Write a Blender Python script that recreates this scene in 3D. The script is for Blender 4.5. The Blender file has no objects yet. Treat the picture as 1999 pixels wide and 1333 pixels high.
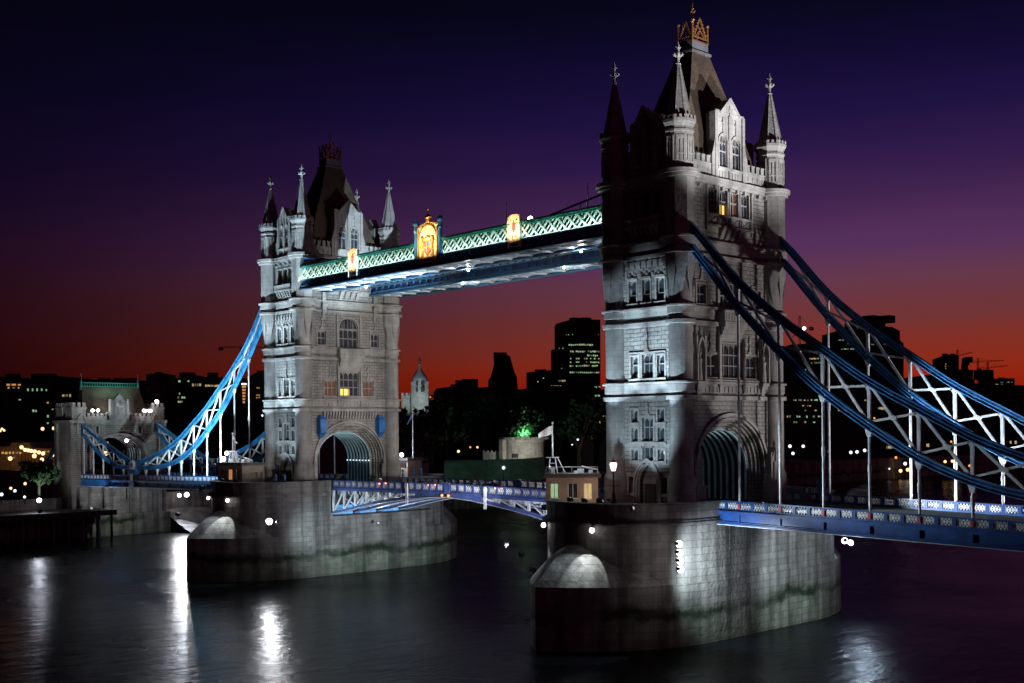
import bpy, bmesh, math, random
from math import sin, cos, pi, radians, sqrt, atan2
from mathutils import Vector
random.seed(7)
SC = bpy.context.scene
COL = SC.collection

# ------------------------------------------------------------------ camera
CAM = Vector((132.1456, -115.2258, 18.4838))
YAW, ROLL, FPX, PY0, W0 = -0.8284, -0.009, 2231.3647, 835.9664, 1999.0
cd = bpy.data.cameras.new("camera")
cam = bpy.data.objects.new("camera", cd); COL.objects.link(cam)
cam.location = CAM
cd.sensor_width = 36.0
cd.lens = FPX / W0 * 36.0
cd.shift_y = (PY0 - 666.5) / W0
cd.clip_start, cd.clip_end = 0.5, 9000
_d = Vector((sin(YAW), cos(YAW), 0)); _r = Vector((cos(YAW), -sin(YAW), 0)); _u = Vector((0, 0, 1))
_r2 = _r * cos(ROLL) + _u * sin(ROLL); _u2 = -_r * sin(ROLL) + _u * cos(ROLL)
from mathutils import Matrix
cam.matrix_world = Matrix(((_r2.x, _u2.x, -_d.x, CAM.x), (_r2.y, _u2.y, -_d.y, CAM.y), (_r2.z, _u2.z, -_d.z, CAM.z), (0, 0, 0, 1)))
SC.camera = cam

def ray(px, py):
    return _d + _r2 * ((px - 999.5) / FPX) - _u2 * ((py - PY0) / FPX)
def far(px, py, dist):            # a world point dist metres out along the survey line through a photo position
    return CAM + ray(px, py) * dist
def on(px, py, axis, val):
    v = ray(px, py); t = (val - CAM[axis]) / v[axis]
    return CAM + v * t

# ------------------------------------------------------------------ world: dusk sky
wd = bpy.data.worlds.new("World"); SC.world = wd; wd.use_nodes = True
nt = wd.node_tree; nt.nodes.clear()
def N(t, **k):
    n = nt.nodes.new(t)
    for a, b in k.items(): setattr(n, a, b)
    return n
def srgb(h):
    c = [int(h[i:i + 2], 16) / 255 for i in (0, 2, 4)]
    return [x / 12.92 if x <= .04045 else ((x + .055) / 1.055) ** 2.4 for x in c] + [1]
def ramp(stops):
    n = N("ShaderNodeValToRGB"); e = n.color_ramp.elements
    e[0].position, e[0].color = stops[0][0], srgb(stops[0][1])
    e[1].position, e[1].color = stops[-1][0], srgb(stops[-1][1])
    for p, c in stops[1:-1]:
        q = e.new(p); q.color = srgb(c)
    return n
tc = N("ShaderNodeTexCoord"); sp = N("ShaderNodeSeparateXYZ"); nt.links.new(tc.outputs["Generated"], sp.inputs[0])
mr = N("ShaderNodeMapRange"); mr.inputs[1].default_value = 0.0; mr.inputs[2].default_value = 0.40
nt.links.new(sp.outputs["Z"], mr.inputs[0])
noise = N("ShaderNodeTexNoise"); noise.inputs["Scale"].default_value = 3.0
mp = N("ShaderNodeMapping"); mp.inputs["Scale"].default_value = (1, 1, 14)
nt.links.new(tc.outputs["Generated"], mp.inputs[0]); nt.links.new(mp.outputs[0], noise.inputs["Vector"])
ns = N("ShaderNodeMath", operation="MULTIPLY_ADD"); ns.inputs[1].default_value = 0.06
nt.links.new(noise.outputs["Fac"], ns.inputs[0]); nt.links.new(mr.outputs[0], ns.inputs[2])
# y(px)->sin(el)/.4 : 740 .107 | 650 .207 | 550 .317 | 450 .425 | 350 .53 | 250 .63 | 100 .78 | 0 .875
west = ramp([(0, "6a1408"), (.125, "94220f"), (.17, "8a2c1b"), (.215, "7d312a"), (.27, "6f3538"), (.335, "64384c"), (.41, "55305a"), (.50, "42254f"), (.58, "2f1a49"), (.68, "1d1240"), (.78, "120b2f"), (.88, "08071b"), (1, "060513")])
east = ramp([(0, "0c0203"), (.12, "150305"), (.22, "20060b"), (.34, "200816"), (.46, "15071d"), (.57, "0d061d"), (.68, "080518"), (.82, "050411"), (1, "03030b")])
nt.links.new(ns.outputs[0], west.inputs[0]); nt.links.new(ns.outputs[0], east.inputs[0])
# west factor from azimuth
dp = N("ShaderNodeVectorMath", operation="DOT_PRODUCT"); dp.inputs[1].default_value = (cos(YAW), -sin(YAW), 0)
nt.links.new(tc.outputs["Generated"], dp.inputs[0])
m2 = N("ShaderNodeMapRange", interpolation_type="SMOOTHSTEP"); m2.inputs[1].default_value = -0.50; m2.inputs[2].default_value = 0.24
nt.links.new(dp.outputs["Value"], m2.inputs[0])
mx = N("ShaderNodeMixRGB"); nt.links.new(m2.outputs[0], mx.inputs[0]); nt.links.new(east.outputs[0], mx.inputs[1]); nt.links.new(west.outputs[0], mx.inputs[2])
bg = N("ShaderNodeBackground"); bg.inputs[1].default_value = 1.0
nt.links.new(mx.outputs[0], bg.inputs[0])
wo = N("ShaderNodeOutputWorld"); nt.links.new(bg.outputs[0], wo.inputs[0])
SC.view_settings.view_transform = 'Standard'; SC.view_settings.look = 'None'
SC.view_settings.exposure = 0; SC.view_settings.gamma = 1
cy = SC.cycles
cy.max_bounces = 5; cy.diffuse_bounces = 2; cy.glossy_bounces = 3; cy.transmission_bounces = 2
cy.sample_clamp_indirect = 4.0; cy.sample_clamp_direct = 0; cy.use_denoising = True
cy.caustics_reflective = False; cy.caustics_refractive = False
cy.use_light_tree = True
# the sun is already under the horizon: only a trace of its red light is left
sl = bpy.data.lights.new("sun", 'SUN'); sl.energy = 0.012; sl.angle = radians(8); sl.color = (1, .35, .2)
so = bpy.data.objects.new("sun", sl); COL.objects.link(so)
so.rotation_euler = Vector((-0.75, 0.66, 0.05)).to_track_quat('Z', 'Y').to_euler()

# ------------------------------------------------------------------ materials
def mat(name, color, rough=.7, metal=0.0, emit=None, strength=0, noise_amt=.25, noise_scale=.6, bump=0.0, nosample=False):
    m = bpy.data.materials.new(name); m.use_nodes = True
    t = m.node_tree; b = t.nodes["Principled BSDF"]
    b.inputs["Roughness"].default_value = rough; b.inputs["Metallic"].default_value = metal
    c = list(color) + [1]
    b.inputs["Base Color"].default_value = c
    if noise_amt:
        g = t.nodes.new("ShaderNodeNewGeometry")
        n = t.nodes.new("ShaderNodeTexNoise"); n.inputs["Scale"].default_value = noise_scale; n.inputs["Detail"].default_value = 5
        t.links.new(g.outputs["Position"], n.inputs["Vector"])
        r = t.nodes.new("ShaderNodeMapRange"); r.inputs[1].default_value = .3; r.inputs[2].default_value = .7
        r.inputs[3].default_value = 1 - noise_amt; r.inputs[4].default_value = 1 + noise_amt
        t.links.new(n.outputs["Fac"], r.inputs[0])
        x = t.nodes.new("ShaderNodeMixRGB"); x.blend_type = 'MULTIPLY'; x.inputs[0].default_value = 1; x.inputs[1].default_value = c
        t.links.new(r.outputs[0], x.inputs[2]); t.links.new(x.outputs[0], b.inputs["Base Color"])
        if bump:
            bp = t.nodes.new("ShaderNodeBump"); bp.inputs["Strength"].default_value = bump; bp.inputs["Distance"].default_value = .1
            n2 = t.nodes.new("ShaderNodeTexNoise"); n2.inputs["Scale"].default_value = noise_scale * 4; n2.inputs["Detail"].default_value = 6
            t.links.new(g.outputs["Position"], n2.inputs["Vector"])
            t.links.new(n2.outputs["Fac"], bp.inputs["Height"]); t.links.new(bp.outputs[0], b.inputs["Normal"])
    if emit:
        b.inputs["Emission Color"].default_value = list(emit) + [1]; b.inputs["Emission Strength"].default_value = strength
        if nosample: m.cycles.emission_sampling = 'NONE'
    return m

def stone(name, c1, c2, mortar, bw, bh, bump=.5, rough=.85, streak=0.0, tide=False, msize=.02):
    m = bpy.data.materials.new(name); m.use_nodes = True
    t = m.node_tree; b = t.nodes["Principled BSDF"]; b.inputs["Roughness"].default_value = rough
    L = t.links.new
    def nn(k, **kw):
        n = t.nodes.new(k)
        for a, v in kw.items(): setattr(n, a, v)
        return n
    g = nn("ShaderNodeNewGeometry"); s = nn("ShaderNodeSeparateXYZ"); L(g.outputs["Position"], s.inputs[0])
    # run the courses along the wall: use whichever horizontal axis the face runs along
    sn = nn("ShaderNodeSeparateXYZ"); L(g.outputs["Normal"], sn.inputs[0])
    ax = nn("ShaderNodeMath", operation="ABSOLUTE"); L(sn.outputs["X"], ax.inputs[0])
    ay = nn("ShaderNodeMath", operation="ABSOLUTE"); L(sn.outputs["Y"], ay.inputs[0])
    gt = nn("ShaderNodeMath", operation="GREATER_THAN"); L(ax.outputs[0], gt.inputs[0]); L(ay.outputs[0], gt.inputs[1])
    mxu = nn("ShaderNodeMix"); mxu.data_type = 'FLOAT'
    L(gt.outputs[0], mxu.inputs[0]); L(s.outputs["X"], mxu.inputs[2]); L(s.outputs["Y"], mxu.inputs[3])
    cb = nn("ShaderNodeCombineXYZ"); L(mxu.outputs[0], cb.inputs[0]); L(s.outputs["Z"], cb.inputs[1])
    br = nn("ShaderNodeTexBrick"); L(cb.outputs[0], br.inputs["Vector"])
    br.inputs["Scale"].default_value = 1; br.inputs["Brick Width"].default_value = bw; br.inputs["Row Height"].default_value = bh
    br.inputs["Mortar Size"].default_value = msize; br.inputs["Mortar Smooth"].default_value = .3
    br.inputs["Color1"].default_value = list(c1) + [1]; br.inputs["Color2"].default_value = list(c2) + [1]; br.inputs["Mortar"].default_value = list(mortar) + [1]
    n1 = nn("ShaderNodeTexNoise"); n1.inputs["Scale"].default_value = .35; n1.inputs["Detail"].default_value = 8; n1.inputs["Roughness"].default_value = .65
    L(g.outputs["Position"], n1.inputs["Vector"])
    mr = nn("ShaderNodeMapRange"); mr.inputs[1].default_value = .3; mr.inputs[2].default_value = .7; mr.inputs[3].default_value = .62; mr.inputs[4].default_value = 1.2
    L(n1.outputs["Fac"], mr.inputs[0])
    x = nn("ShaderNodeMixRGB", blend_type='MULTIPLY'); x.inputs[0].default_value = 1; L(br.outputs["Color"], x.inputs[1]); L(mr.outputs[0], x.inputs[2])
    out = x.outputs[0]
    if streak:
        mpn = nn("ShaderNodeMapping"); mpn.inputs["Scale"].default_value = (.55, .55, .035); L(g.outputs["Position"], mpn.inputs[0])
        n2 = nn("ShaderNodeTexNoise"); n2.inputs["Scale"].default_value = 1; n2.inputs["Detail"].default_value = 6; L(mpn.outputs[0], n2.inputs["Vector"])
        r2 = nn("ShaderNodeMapRange"); r2.inputs[1].default_value = .42; r2.inputs[2].default_value = .62; r2.inputs[3].default_value = 1; r2.inputs[4].default_value = 1 - streak
        L(n2.outputs["Fac"], r2.inputs[0])
        x2 = nn("ShaderNodeMixRGB", blend_type='MULTIPLY'); x2.inputs[0].default_value = 1; L(out, x2.inputs[1]); L(r2.outputs[0], x2.inputs[2]); out = x2.outputs[0]
    if tide:
        # weed line left by the river: a ragged dark green band, algae film below it
        n3 = nn("ShaderNodeTexNoise"); n3.inputs["Scale"].default_value = .22; n3.inputs["Detail"].default_value = 7; n3.inputs["Roughness"].default_value = .7; L(g.outputs["Position"], n3.inputs["Vector"])
        zz = nn("ShaderNodeMath", operation="MULTIPLY_ADD"); zz.inputs[1].default_value = 4.4; L(n3.outputs["Fac"], zz.inputs[0]); L(s.outputs["Z"], zz.inputs[2])
        band = nn("ShaderNodeValToRGB"); e = band.color_ramp.elements
        mz = nn("ShaderNodeMapRange"); mz.inputs[1].default_value = -5.1; mz.inputs[2].default_value = 4.9; L(zz.outputs[0], mz.inputs[0]); L(mz.outputs[0], band.inputs[0])
        e[0].position = 0; e[0].color = (.6, .72, .52, 1); e[1].position = 1; e[1].color = (1, 1, 1, 1)
        for p, c in ((.28, (.85, .98, .78, 1)), (.42, (.8, .92, .74, 1)), (.46, (.22, .34, .2, 1)), (.49, (.08, .15, .08, 1)), (.53, (.10, .19, .09, 1)), (.575, (.55, .62, .48, 1)), (.62, (.95, .97, .92, 1))):
            q = e.new(p); q.color = c
        n5 = nn("ShaderNodeTexNoise"); n5.inputs["Scale"].default_value = .09; n5.inputs["Detail"].default_value = 3; L(g.outputs["Position"], n5.inputs["Vector"])
        r5 = nn("ShaderNodeMapRange"); r5.inputs[1].default_value = .36; r5.inputs[2].default_value = .5; r5.inputs[3].default_value = .12; r5.inputs[4].default_value = 1; L(n5.outputs["Fac"], r5.inputs[0])
        x3 = nn("ShaderNodeMixRGB", blend_type='MULTIPLY'); L(r5.outputs[0], x3.inputs[0]); L(out, x3.inputs[1]); L(band.outputs[0], x3.inputs[2]); out = x3.outputs[0]
    L(out, b.inputs["Base Color"])
    n4 = nn("ShaderNodeTexNoise"); n4.inputs["Scale"].default_value = 2.2; n4.inputs["Detail"].default_value = 6; L(g.outputs["Position"], n4.inputs["Vector"])
    ad = nn("ShaderNodeMath", operation="MULTIPLY_ADD"); ad.inputs[1].default_value = -1.0; L(br.outputs["Fac"], ad.inputs[0]); L(n4.outputs["Fac"], ad.inputs[2])
    bp = nn("ShaderNodeBump"); bp.inputs["Strength"].default_value = bump; bp.inputs["Distance"].default_value = .2
    L(ad.outputs[0], bp.inputs["Height"]); L(bp.outputs[0], b.inputs["Normal"])
    return m

M = {}
M['granite'] = stone("granite", (.36, .34, .31), (.30, .29, .27), (.11, .10, .095), 1.1, .5, .8, streak=.35, msize=.035)
M['portland'] = stone("pale_ashlar", (.42, .40, .37), (.38, .36, .34), (.26, .25, .23), 1.3, .62, .25, streak=.3)
M['column'] = stone("column_ashlar", (.40, .38, .36), (.36, .35, .33), (.24, .23, .22), 1.6, .8, .35, streak=.35)
M['pier'] = stone("pier_granite", (.33, .315, .29), (.235, .225, .205), (.10, .095, .088), 1.75, .82, .45, streak=.6, tide=True, msize=.02)
M['slate'] = stone("slate_roof", (.11, .075, .05), (.085, .06, .042), (.05, .036, .028), .5, .35, .5, rough=.6)
M['cone'] = stone("spire_stone", (.36, .34, .32), (.31, .29, .28), (.2, .19, .18), 1.0, .45, .4)
M['gold'] = mat("gilding", (.75, .42, .10), .42, .45)
M['copper'] = mat("dim_copper_gilding", (.26, .11, .035), .5, .4)
M['steel'] = mat("steel_blue_paint", (.05, .17, .30), .45, noise_amt=.35, noise_scale=.9)
M['lead'] = mat("lead", (.12, .12, .13), .6)
M['glass'] = mat("window_glass", (.035, .045, .06), .12, noise_amt=.4, noise_scale=1.5)
M['litglass'] = mat("lit_glass", (.3, .15, .04), .4, emit=(1, .55, .14), strength=1.6, nosample=True)
M['dimglass'] = mat("dim_lit_glass", (.2, .08, .04), .4, emit=(1, .30, .12), strength=.009, nosample=True)
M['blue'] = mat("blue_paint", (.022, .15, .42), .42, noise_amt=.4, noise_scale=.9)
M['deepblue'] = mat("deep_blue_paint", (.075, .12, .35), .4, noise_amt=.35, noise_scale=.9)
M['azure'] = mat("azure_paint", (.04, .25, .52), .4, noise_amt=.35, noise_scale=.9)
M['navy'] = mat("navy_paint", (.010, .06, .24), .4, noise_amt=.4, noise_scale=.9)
M['white'] = mat("white_paint", (.66, .70, .74), .5, noise_amt=.3, noise_scale=1.2)
M['teal'] = mat("pale_green_paint", (.72, .76, .72), .5, noise_amt=.15)
M['green'] = mat("green_roof_paint", (.03, .19, .15), .5)
M['red'] = mat("red_enamel", (.6, .06, .06), .4)
M['ribpaint'] = mat("pale_blue_rib_paint", (.35, .55, .6), .5)
M['asphalt'] = mat("asphalt", (.05, .05, .05), .9)
M['paving'] = mat("paving", (.16, .155, .15), .85)
M['dark'] = mat("dark_iron", (.03, .03, .035), .5)
M['land'] = mat("dark_ground", (.03, .03, .028), .95)
M['bldg'] = mat("dark_facade", (.02, .018, .02), .85)
M['timber'] = mat("old_timber", (.05, .045, .04), .9, bump=.4)
M['leaf'] = mat("foliage", (.03, .06, .028), .7, noise_amt=.5, noise_scale=.9)
M['leaf'].node_tree.nodes['Principled BSDF'].inputs['Specular IOR Level'].default_value = .08
M['bark'] = mat("bark", (.07, .055, .04), .9)
M['cream'] = mat("cream_wall", (.42, .33, .26), .8)
M['shore'] = mat("foreshore_mud", (.20, .19, .18), .75, bump=1.2, noise_amt=.6, noise_scale=.25)
M['rag'] = stone("ragstone", (.34, .33, .30), (.26, .25, .22), (.16, .15, .14), .7, .35, 1.0)
M['flag'] = mat("white_flag_cloth", (.8, .8, .8), .8)
M['lens'] = mat("shaded_lens", (.5, .5, .5), .3, emit=(1, .95, .95), strength=.4, noise_amt=0, nosample=True)
M['lining'] = mat("passage_shade_lining", (.012, .014, .018), .8)  # the shade inside the arch passage is put into this near-black colour
M['bulb'] = mat("lamp_bulb", (1, 1, 1), .4, emit=(1, .93, .96), strength=9, noise_amt=0, nosample=True)
M['bulbwarm'] = mat("warm_lamp_bulb", (1, 1, 1), .4, emit=(1, .55, .26), strength=2.2, noise_amt=0, nosample=True)
M['bulbpink'] = mat("pink_lamp_globe", (1, 1, 1), .4, emit=(1, .55, .5), strength=6, noise_amt=0, nosample=True)
M['bulbcool'] = mat("cool_lamp_globe", (1, 1, 1), .4, emit=(.8, .88, 1), strength=1.7, noise_amt=0, nosample=True)
M['orange'] = mat("orange_lamp", (1, .4, .1), .4, emit=(1, .30, .06), strength=1.6, noise_amt=0, nosample=True)
M['wgreen'] = mat("green_white_window", (.3, .4, .3), .4, emit=(.5, .85, .45), strength=.5, noise_amt=.6, noise_scale=.7, nosample=True)
M['wyellow'] = mat("yellow_window", (.4, .35, .2), .4, emit=(1, .72, .28), strength=.42, noise_amt=.6, nosample=True)
M['worange'] = mat("orange_window", (.4, .2, .1), .4, emit=(1, .42, .1), strength=.6, noise_amt=.5, nosample=True)
M['wgreen_dim'] = mat("dim_green_white_window", (.2, .26, .2), .4, emit=(.6, .9, .55), strength=.16, noise_amt=.6, noise_scale=.7, nosample=True)
M['wyellow_dim'] = mat("dim_yellow_window", (.2, .18, .1), .4, emit=(1, .8, .45), strength=.14, noise_amt=.6, nosample=True)
M['wblue'] = mat("blue_lit_pane", (.1, .3, .6), .4, emit=(.12, .42, .85), strength=.75, noise_amt=.4, nosample=True)
M['tail'] = mat("tail_lamp", (.6, .05, .03), .3, emit=(1, .22, .12), strength=9, noise_amt=0, nosample=True)

# ------------------------------------------------------------------ mesh builder
def rootloc(p):
    v = Vector((0, 0, 0))
    while p is not None:
        v = v + p.location; p = p.parent
    return v

class MB:
    def __init__(s): s.v = []; s.f = []
    def add(s, vs, fs):
        o = len(s.v); s.v += [tuple(p) for p in vs]; s.f += [tuple(o + i for i in f) for f in fs]; return s
    def poly(s, pts): return s.add(pts, [tuple(range(len(pts)))])
    def hexa(s, p): return s.add(p, [(0, 3, 2, 1), (4, 5, 6, 7), (0, 1, 5, 4), (1, 2, 6, 5), (2, 3, 7, 6), (3, 0, 4, 7)])
    def box(s, x0, x1, y0, y1, z0, z1):
        return s.hexa([(x0, y0, z0), (x1, y0, z0), (x1, y1, z0), (x0, y1, z0), (x0, y0, z1), (x1, y0, z1), (x1, y1, z1), (x0, y1, z1)])
    def fbox(s, P, u0, u1, w0, w1, z0, z1):
        return s.hexa([P(u0, w0, z0), P(u1, w0, z0), P(u1, w1, z0), P(u0, w1, z0), P(u0, w0, z1), P(u1, w0, z1), P(u1, w1, z1), P(u0, w1, z1)])
    def loft(s, rings, cap0=True, cap1=True, closed=True):
        n = len(rings[0]); vs = [p for r in rings for p in r]; fs = []
        for k in range(len(rings) - 1):
            for i in range(n if closed else n - 1):
                j = (i + 1) % n
                fs.append((k * n + i, k * n + j, (k + 1) * n + j, (k + 1) * n + i))
        if cap0: fs.append(tuple(range(n - 1, -1, -1)))
        if cap1: fs.append(tuple((len(rings) - 1) * n + i for i in range(n)))
        return s.add(vs, fs)
    def prism(s, pts, z0, z1): return s.loft([[(x, y, z0) for x, y in pts], [(x, y, z1) for x, y in pts]])
    def lathe(s, prof, cx, cy, n=16, ph=0.0):
        return s.loft([[(cx + r * cos(ph + 2 * pi * i / n), cy + r * sin(ph + 2 * pi * i / n), z) for i in range(n)] for r, z in prof])
    def tube(s, p, q, r0, r1=None, n=8):
        p, q = Vector(p), Vector(q); r1 = r0 if r1 is None else r1
        d = (q - p).normalized(); a = d.cross(Vector((0, 0, 1)))
        if a.length < 1e-3: a = Vector((1, 0, 0))
        a.normalize(); b = d.cross(a)
        return s.loft([[p + (a * cos(2 * pi * i / n) + b * sin(2 * pi * i / n)) * r0 for i in range(n)], [q + (a * cos(2 * pi * i / n) + b * sin(2 * pi * i / n)) * r1 for i in range(n)]])
    def bar(s, p, q, w, h, side=None):           # rectangular bar; w along 'side', h along the third axis
        p, q = Vector(p), Vector(q); d = (q - p).normalized()
        a = Vector(side) if side else d.cross(Vector((0, 0, 1)))
        if a.length < 1e-3: a = Vector((1, 0, 0))
        a.normalize(); b = d.cross(a).normalized()
        r = [a * (i * w / 2) + b * (j * h / 2) for i, j in ((-1, -1), (1, -1), (1, 1), (-1, 1))]
        return s.loft([[p + k for k in r], [q + k for k in r]])
    def sweep(s, pts, w, h, side, off=0.0, cap=True):    # rectangular section along a planar path, side = plane normal
        pts = [Vector(p) for p in pts]; a = Vector(side).normalized(); rings = []
        for i, p in enumerate(pts):
            d = (pts[min(i + 1, len(pts) - 1)] - pts[max(i - 1, 0)]).normalized(); b = a.cross(d).normalized()
            c = p + b * off
            rings.append([c + a * (x * w / 2) + b * (y * h / 2) for x, y in ((-1, -1), (1, -1), (1, 1), (-1, 1))])
        return s.loft(rings, cap, cap)
    def sphere(s, c, r, n=10, m=6, sz=1.0):
        rings = []
        for k in range(1, m):
            t = pi * k / m
            rings.append([(c[0] + r * sin(t) * cos(2 * pi * i / n), c[1] + r * sin(t) * sin(2 * pi * i / n), c[2] - r * sz * cos(t)) for i in range(n)])
        s.loft(rings, False, False); o = len(s.v)
        base = o - n * (m - 1)
        s.v += [(c[0], c[1], c[2] - r * sz), (c[0], c[1], c[2] + r * sz)]
        for i in range(n):
            j = (i + 1) % n
            s.f.append((base + j, base + i, o)); s.f.append((o - n + i, o - n + j, o + 1))
        return s
    def obj(s, name, m, parent=None, smooth=False, loc=None):
        me = bpy.data.meshes.new(name)
        off = rootloc(parent) if parent else (Vector(loc) if loc else Vector((0, 0, 0)))
        me.from_pydata([tuple(Vector(p) - off) for p in s.v], [], s.f)
        bm = bmesh.new(); bm.from_mesh(me); bmesh.ops.recalc_face_normals(bm, faces=bm.faces); bm.to_mesh(me); bm.free()
        if smooth:
            me.shade_smooth(); me.set_sharp_from_angle(angle=radians(32))
        me.materials.append(m if not isinstance(m, str) else M[m])
        o = bpy.data.objects.new(name, me); COL.objects.link(o)
        if parent: o.parent = parent
        elif loc: o.location = loc
        return o

def tag(o, label=None, cat=None, group=None, kind=None):
    if label: o['label'] = label
    if cat: o['category'] = cat
    if group: o['group'] = group
    if kind: o['kind'] = kind
    return o
def thing(name, loc, label, cat, group=None):
    o = bpy.data.objects.new(name, None); COL.objects.link(o); o.location = loc; o.empty_display_size = .5
    return tag(o, label, cat, group)
def copy_tree(o, parent=None, loc=None):
    c = o.copy(); COL.objects.link(c); c.parent = parent
    if loc is not None: c.location = loc
    for ch in list(o.children): copy_tree(ch, c)
    return c
def light(name, kind, loc, energy, color=(1, 1, 1), aim=None, size=60, blend=.5, radius=.3, parent=None, sx=1, sy=1, spread=None, rot=None):
    l = bpy.data.lights.new(name, kind); l.energy = energy; l.color = color
    if kind == 'SPOT': l.spot_size = radians(size); l.spot_blend = blend; l.shadow_soft_size = radius
    elif kind == 'AREA':
        l.shape = 'RECTANGLE'; l.size = sx; l.size_y = sy
        if spread: l.spread = radians(spread)
    else: l.shadow_soft_size = radius
    o = bpy.data.objects.new(name, l); COL.objects.link(o)
    loc = Vector(loc)
    if aim is not None: o.rotation_euler = (loc - Vector(aim)).to_track_quat('Z', 'Y').to_euler()
    if rot is not None: o.rotation_euler = rot
    if parent: o.parent = parent; loc = loc - rootloc(parent)
    o.location = loc
    return o
def floodlight(loc, aim, energy, color, label, size=70, blend=.6, radius=.35, scale=1.0, bulb='lens', group=None, dark=False):
    """a real fitting: yoke, housing, glowing lens and its lamp"""
    loc = Vector(loc); d = (Vector(aim) - loc).normalized()
    t = thing("floodlight", loc, label, "floodlight", group)
    s = scale
    side = d.cross(Vector((0, 0, 1))).normalized(); up = side.cross(d)
    hb = MB(); s = scale * (.6 if bulb == 'bulb' else 1)
    r0 = [loc - d * .5 * s + side * (x * .28 * s) + up * (y * .22 * s) for x, y in ((-1, -1), (1, -1), (1, 1), (-1, 1))]
    r1 = [loc + side * (x * .42 * s) + up * (y * .36 * s) for x, y in ((-1, -1), (1, -1), (1, 1), (-1, 1))]
    hb.loft([r0, r1]); hb.obj("housing", 'dark', t)
    s = scale; lb = MB(); c = loc + d * .03 * s
    lb.loft([[c + (side * cos(a) * .36 + up * sin(a) * .3) * s for a in [2 * pi * i / 12 for i in range(12)]], [c + d * .1 * s + (side * cos(a) * .25 + up * sin(a) * .2) * s for a in [2 * pi * i / 12 for i in range(12)]]])
    lb.obj("lens", bulb, t)
    if bulb == 'bulb':
        gb = MB(); gb.sphere(loc + d * .4 * s, .40 * s, 10, 6); gb.obj("glowing_bulb", bulb, t)
    yb = MB(); yb.tube(loc - d * .3 * s, loc - d * .3 * s - Vector((0, 0, .7 * s)), .06 * s, n=6); yb.obj("bracket", 'dark', t)
    light("lamp", 'SPOT', loc + d * (.9 if bulb == "bulb" else .25) * s, energy, color, Vector(aim), size, blend, radius, t)
    return t

# openings and facades
def arch_pts(a, b, zs, zt, kind, n=10):
    """points from (b,zs) over the top to (a,zs)"""
    m, h = (a + b) / 2, (b - a) / 2; r = zt - zs; pts = []
    if kind == 'gothic':
        R = (h * h + r * r) / (2 * h)
        for i in range(n + 1):
            z = r * i / n
            pts.append((m + sqrt(max(R * R - z * z, 0)) - (R - h), zs + z))
        pts = pts + [(2 * m - u, z) for u, z in reversed(pts[:-1])]
    else:
        e = 1.0 if kind == 'round' else .86
        for i in range(2 * n + 1):
            t = pi * i / (2 * n)
            c, s_ = cos(t), sin(t)
            pts.append((m + h * (abs(c) ** e) * (1 if c >= 0 else -1), zs + r * (s_ ** e)))
    return pts
def outline(op):
    a, b, c, d = op[:4]; kind = op[4] if len(op) > 4 else None
    if not kind: return [(a, c), (b, c), (b, d), (a, d)]
    rise = op[5]
    return [(a, c), (b, c)] + arch_pts(a, b, d - rise, d, kind)
def facade(mb, P, u0, u1, z0, z1, ops, depth=.5, w=0.0):
    us = sorted({u0, u1} | {k for o in ops for k in o[:2]}); zs = sorted({z0, z1} | {k for o in ops for k in o[2:4]})
    for i in range(len(us) - 1):
        for j in range(len(zs) - 1):
            um, zm = (us[i] + us[i + 1]) / 2, (zs[j] + zs[j + 1]) / 2
            if any(o[0] < um < o[1] and o[2] < zm < o[3] for o in ops): continue
            mb.poly([P(us[i], w, zs[j]), P(us[i + 1], w, zs[j]), P(us[i + 1], w, zs[j + 1]), P(us[i], w, zs[j + 1])])
    for o in ops:
        ol = outline(o); n = len(ol)
        for i in range(n):
            (ua, za), (ub, zb) = ol[i], ol[(i + 1) % n]
            if i == 0 and za <= z0 + 1e-6: continue
            mb.poly([P(ua, w, za), P(ub, w, zb), P(ub, w - depth, zb), P(ua, w - depth, za)])
        if len(o) > 4 and o[4]:
            ap = ol[2:]; h = len(ap) // 2
            for i in range(h): mb.poly([P(o[1], w, o[3]), P(*((ap[i][0], w, ap[i][1]))), P(ap[i + 1][0], w, ap[i + 1][1])])
            for i in range(h, len(ap) - 1): mb.poly([P(o[0], w, o[3]), P(ap[i][0], w, ap[i][1]), P(ap[i + 1][0], w, ap[i + 1][1])])
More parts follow.
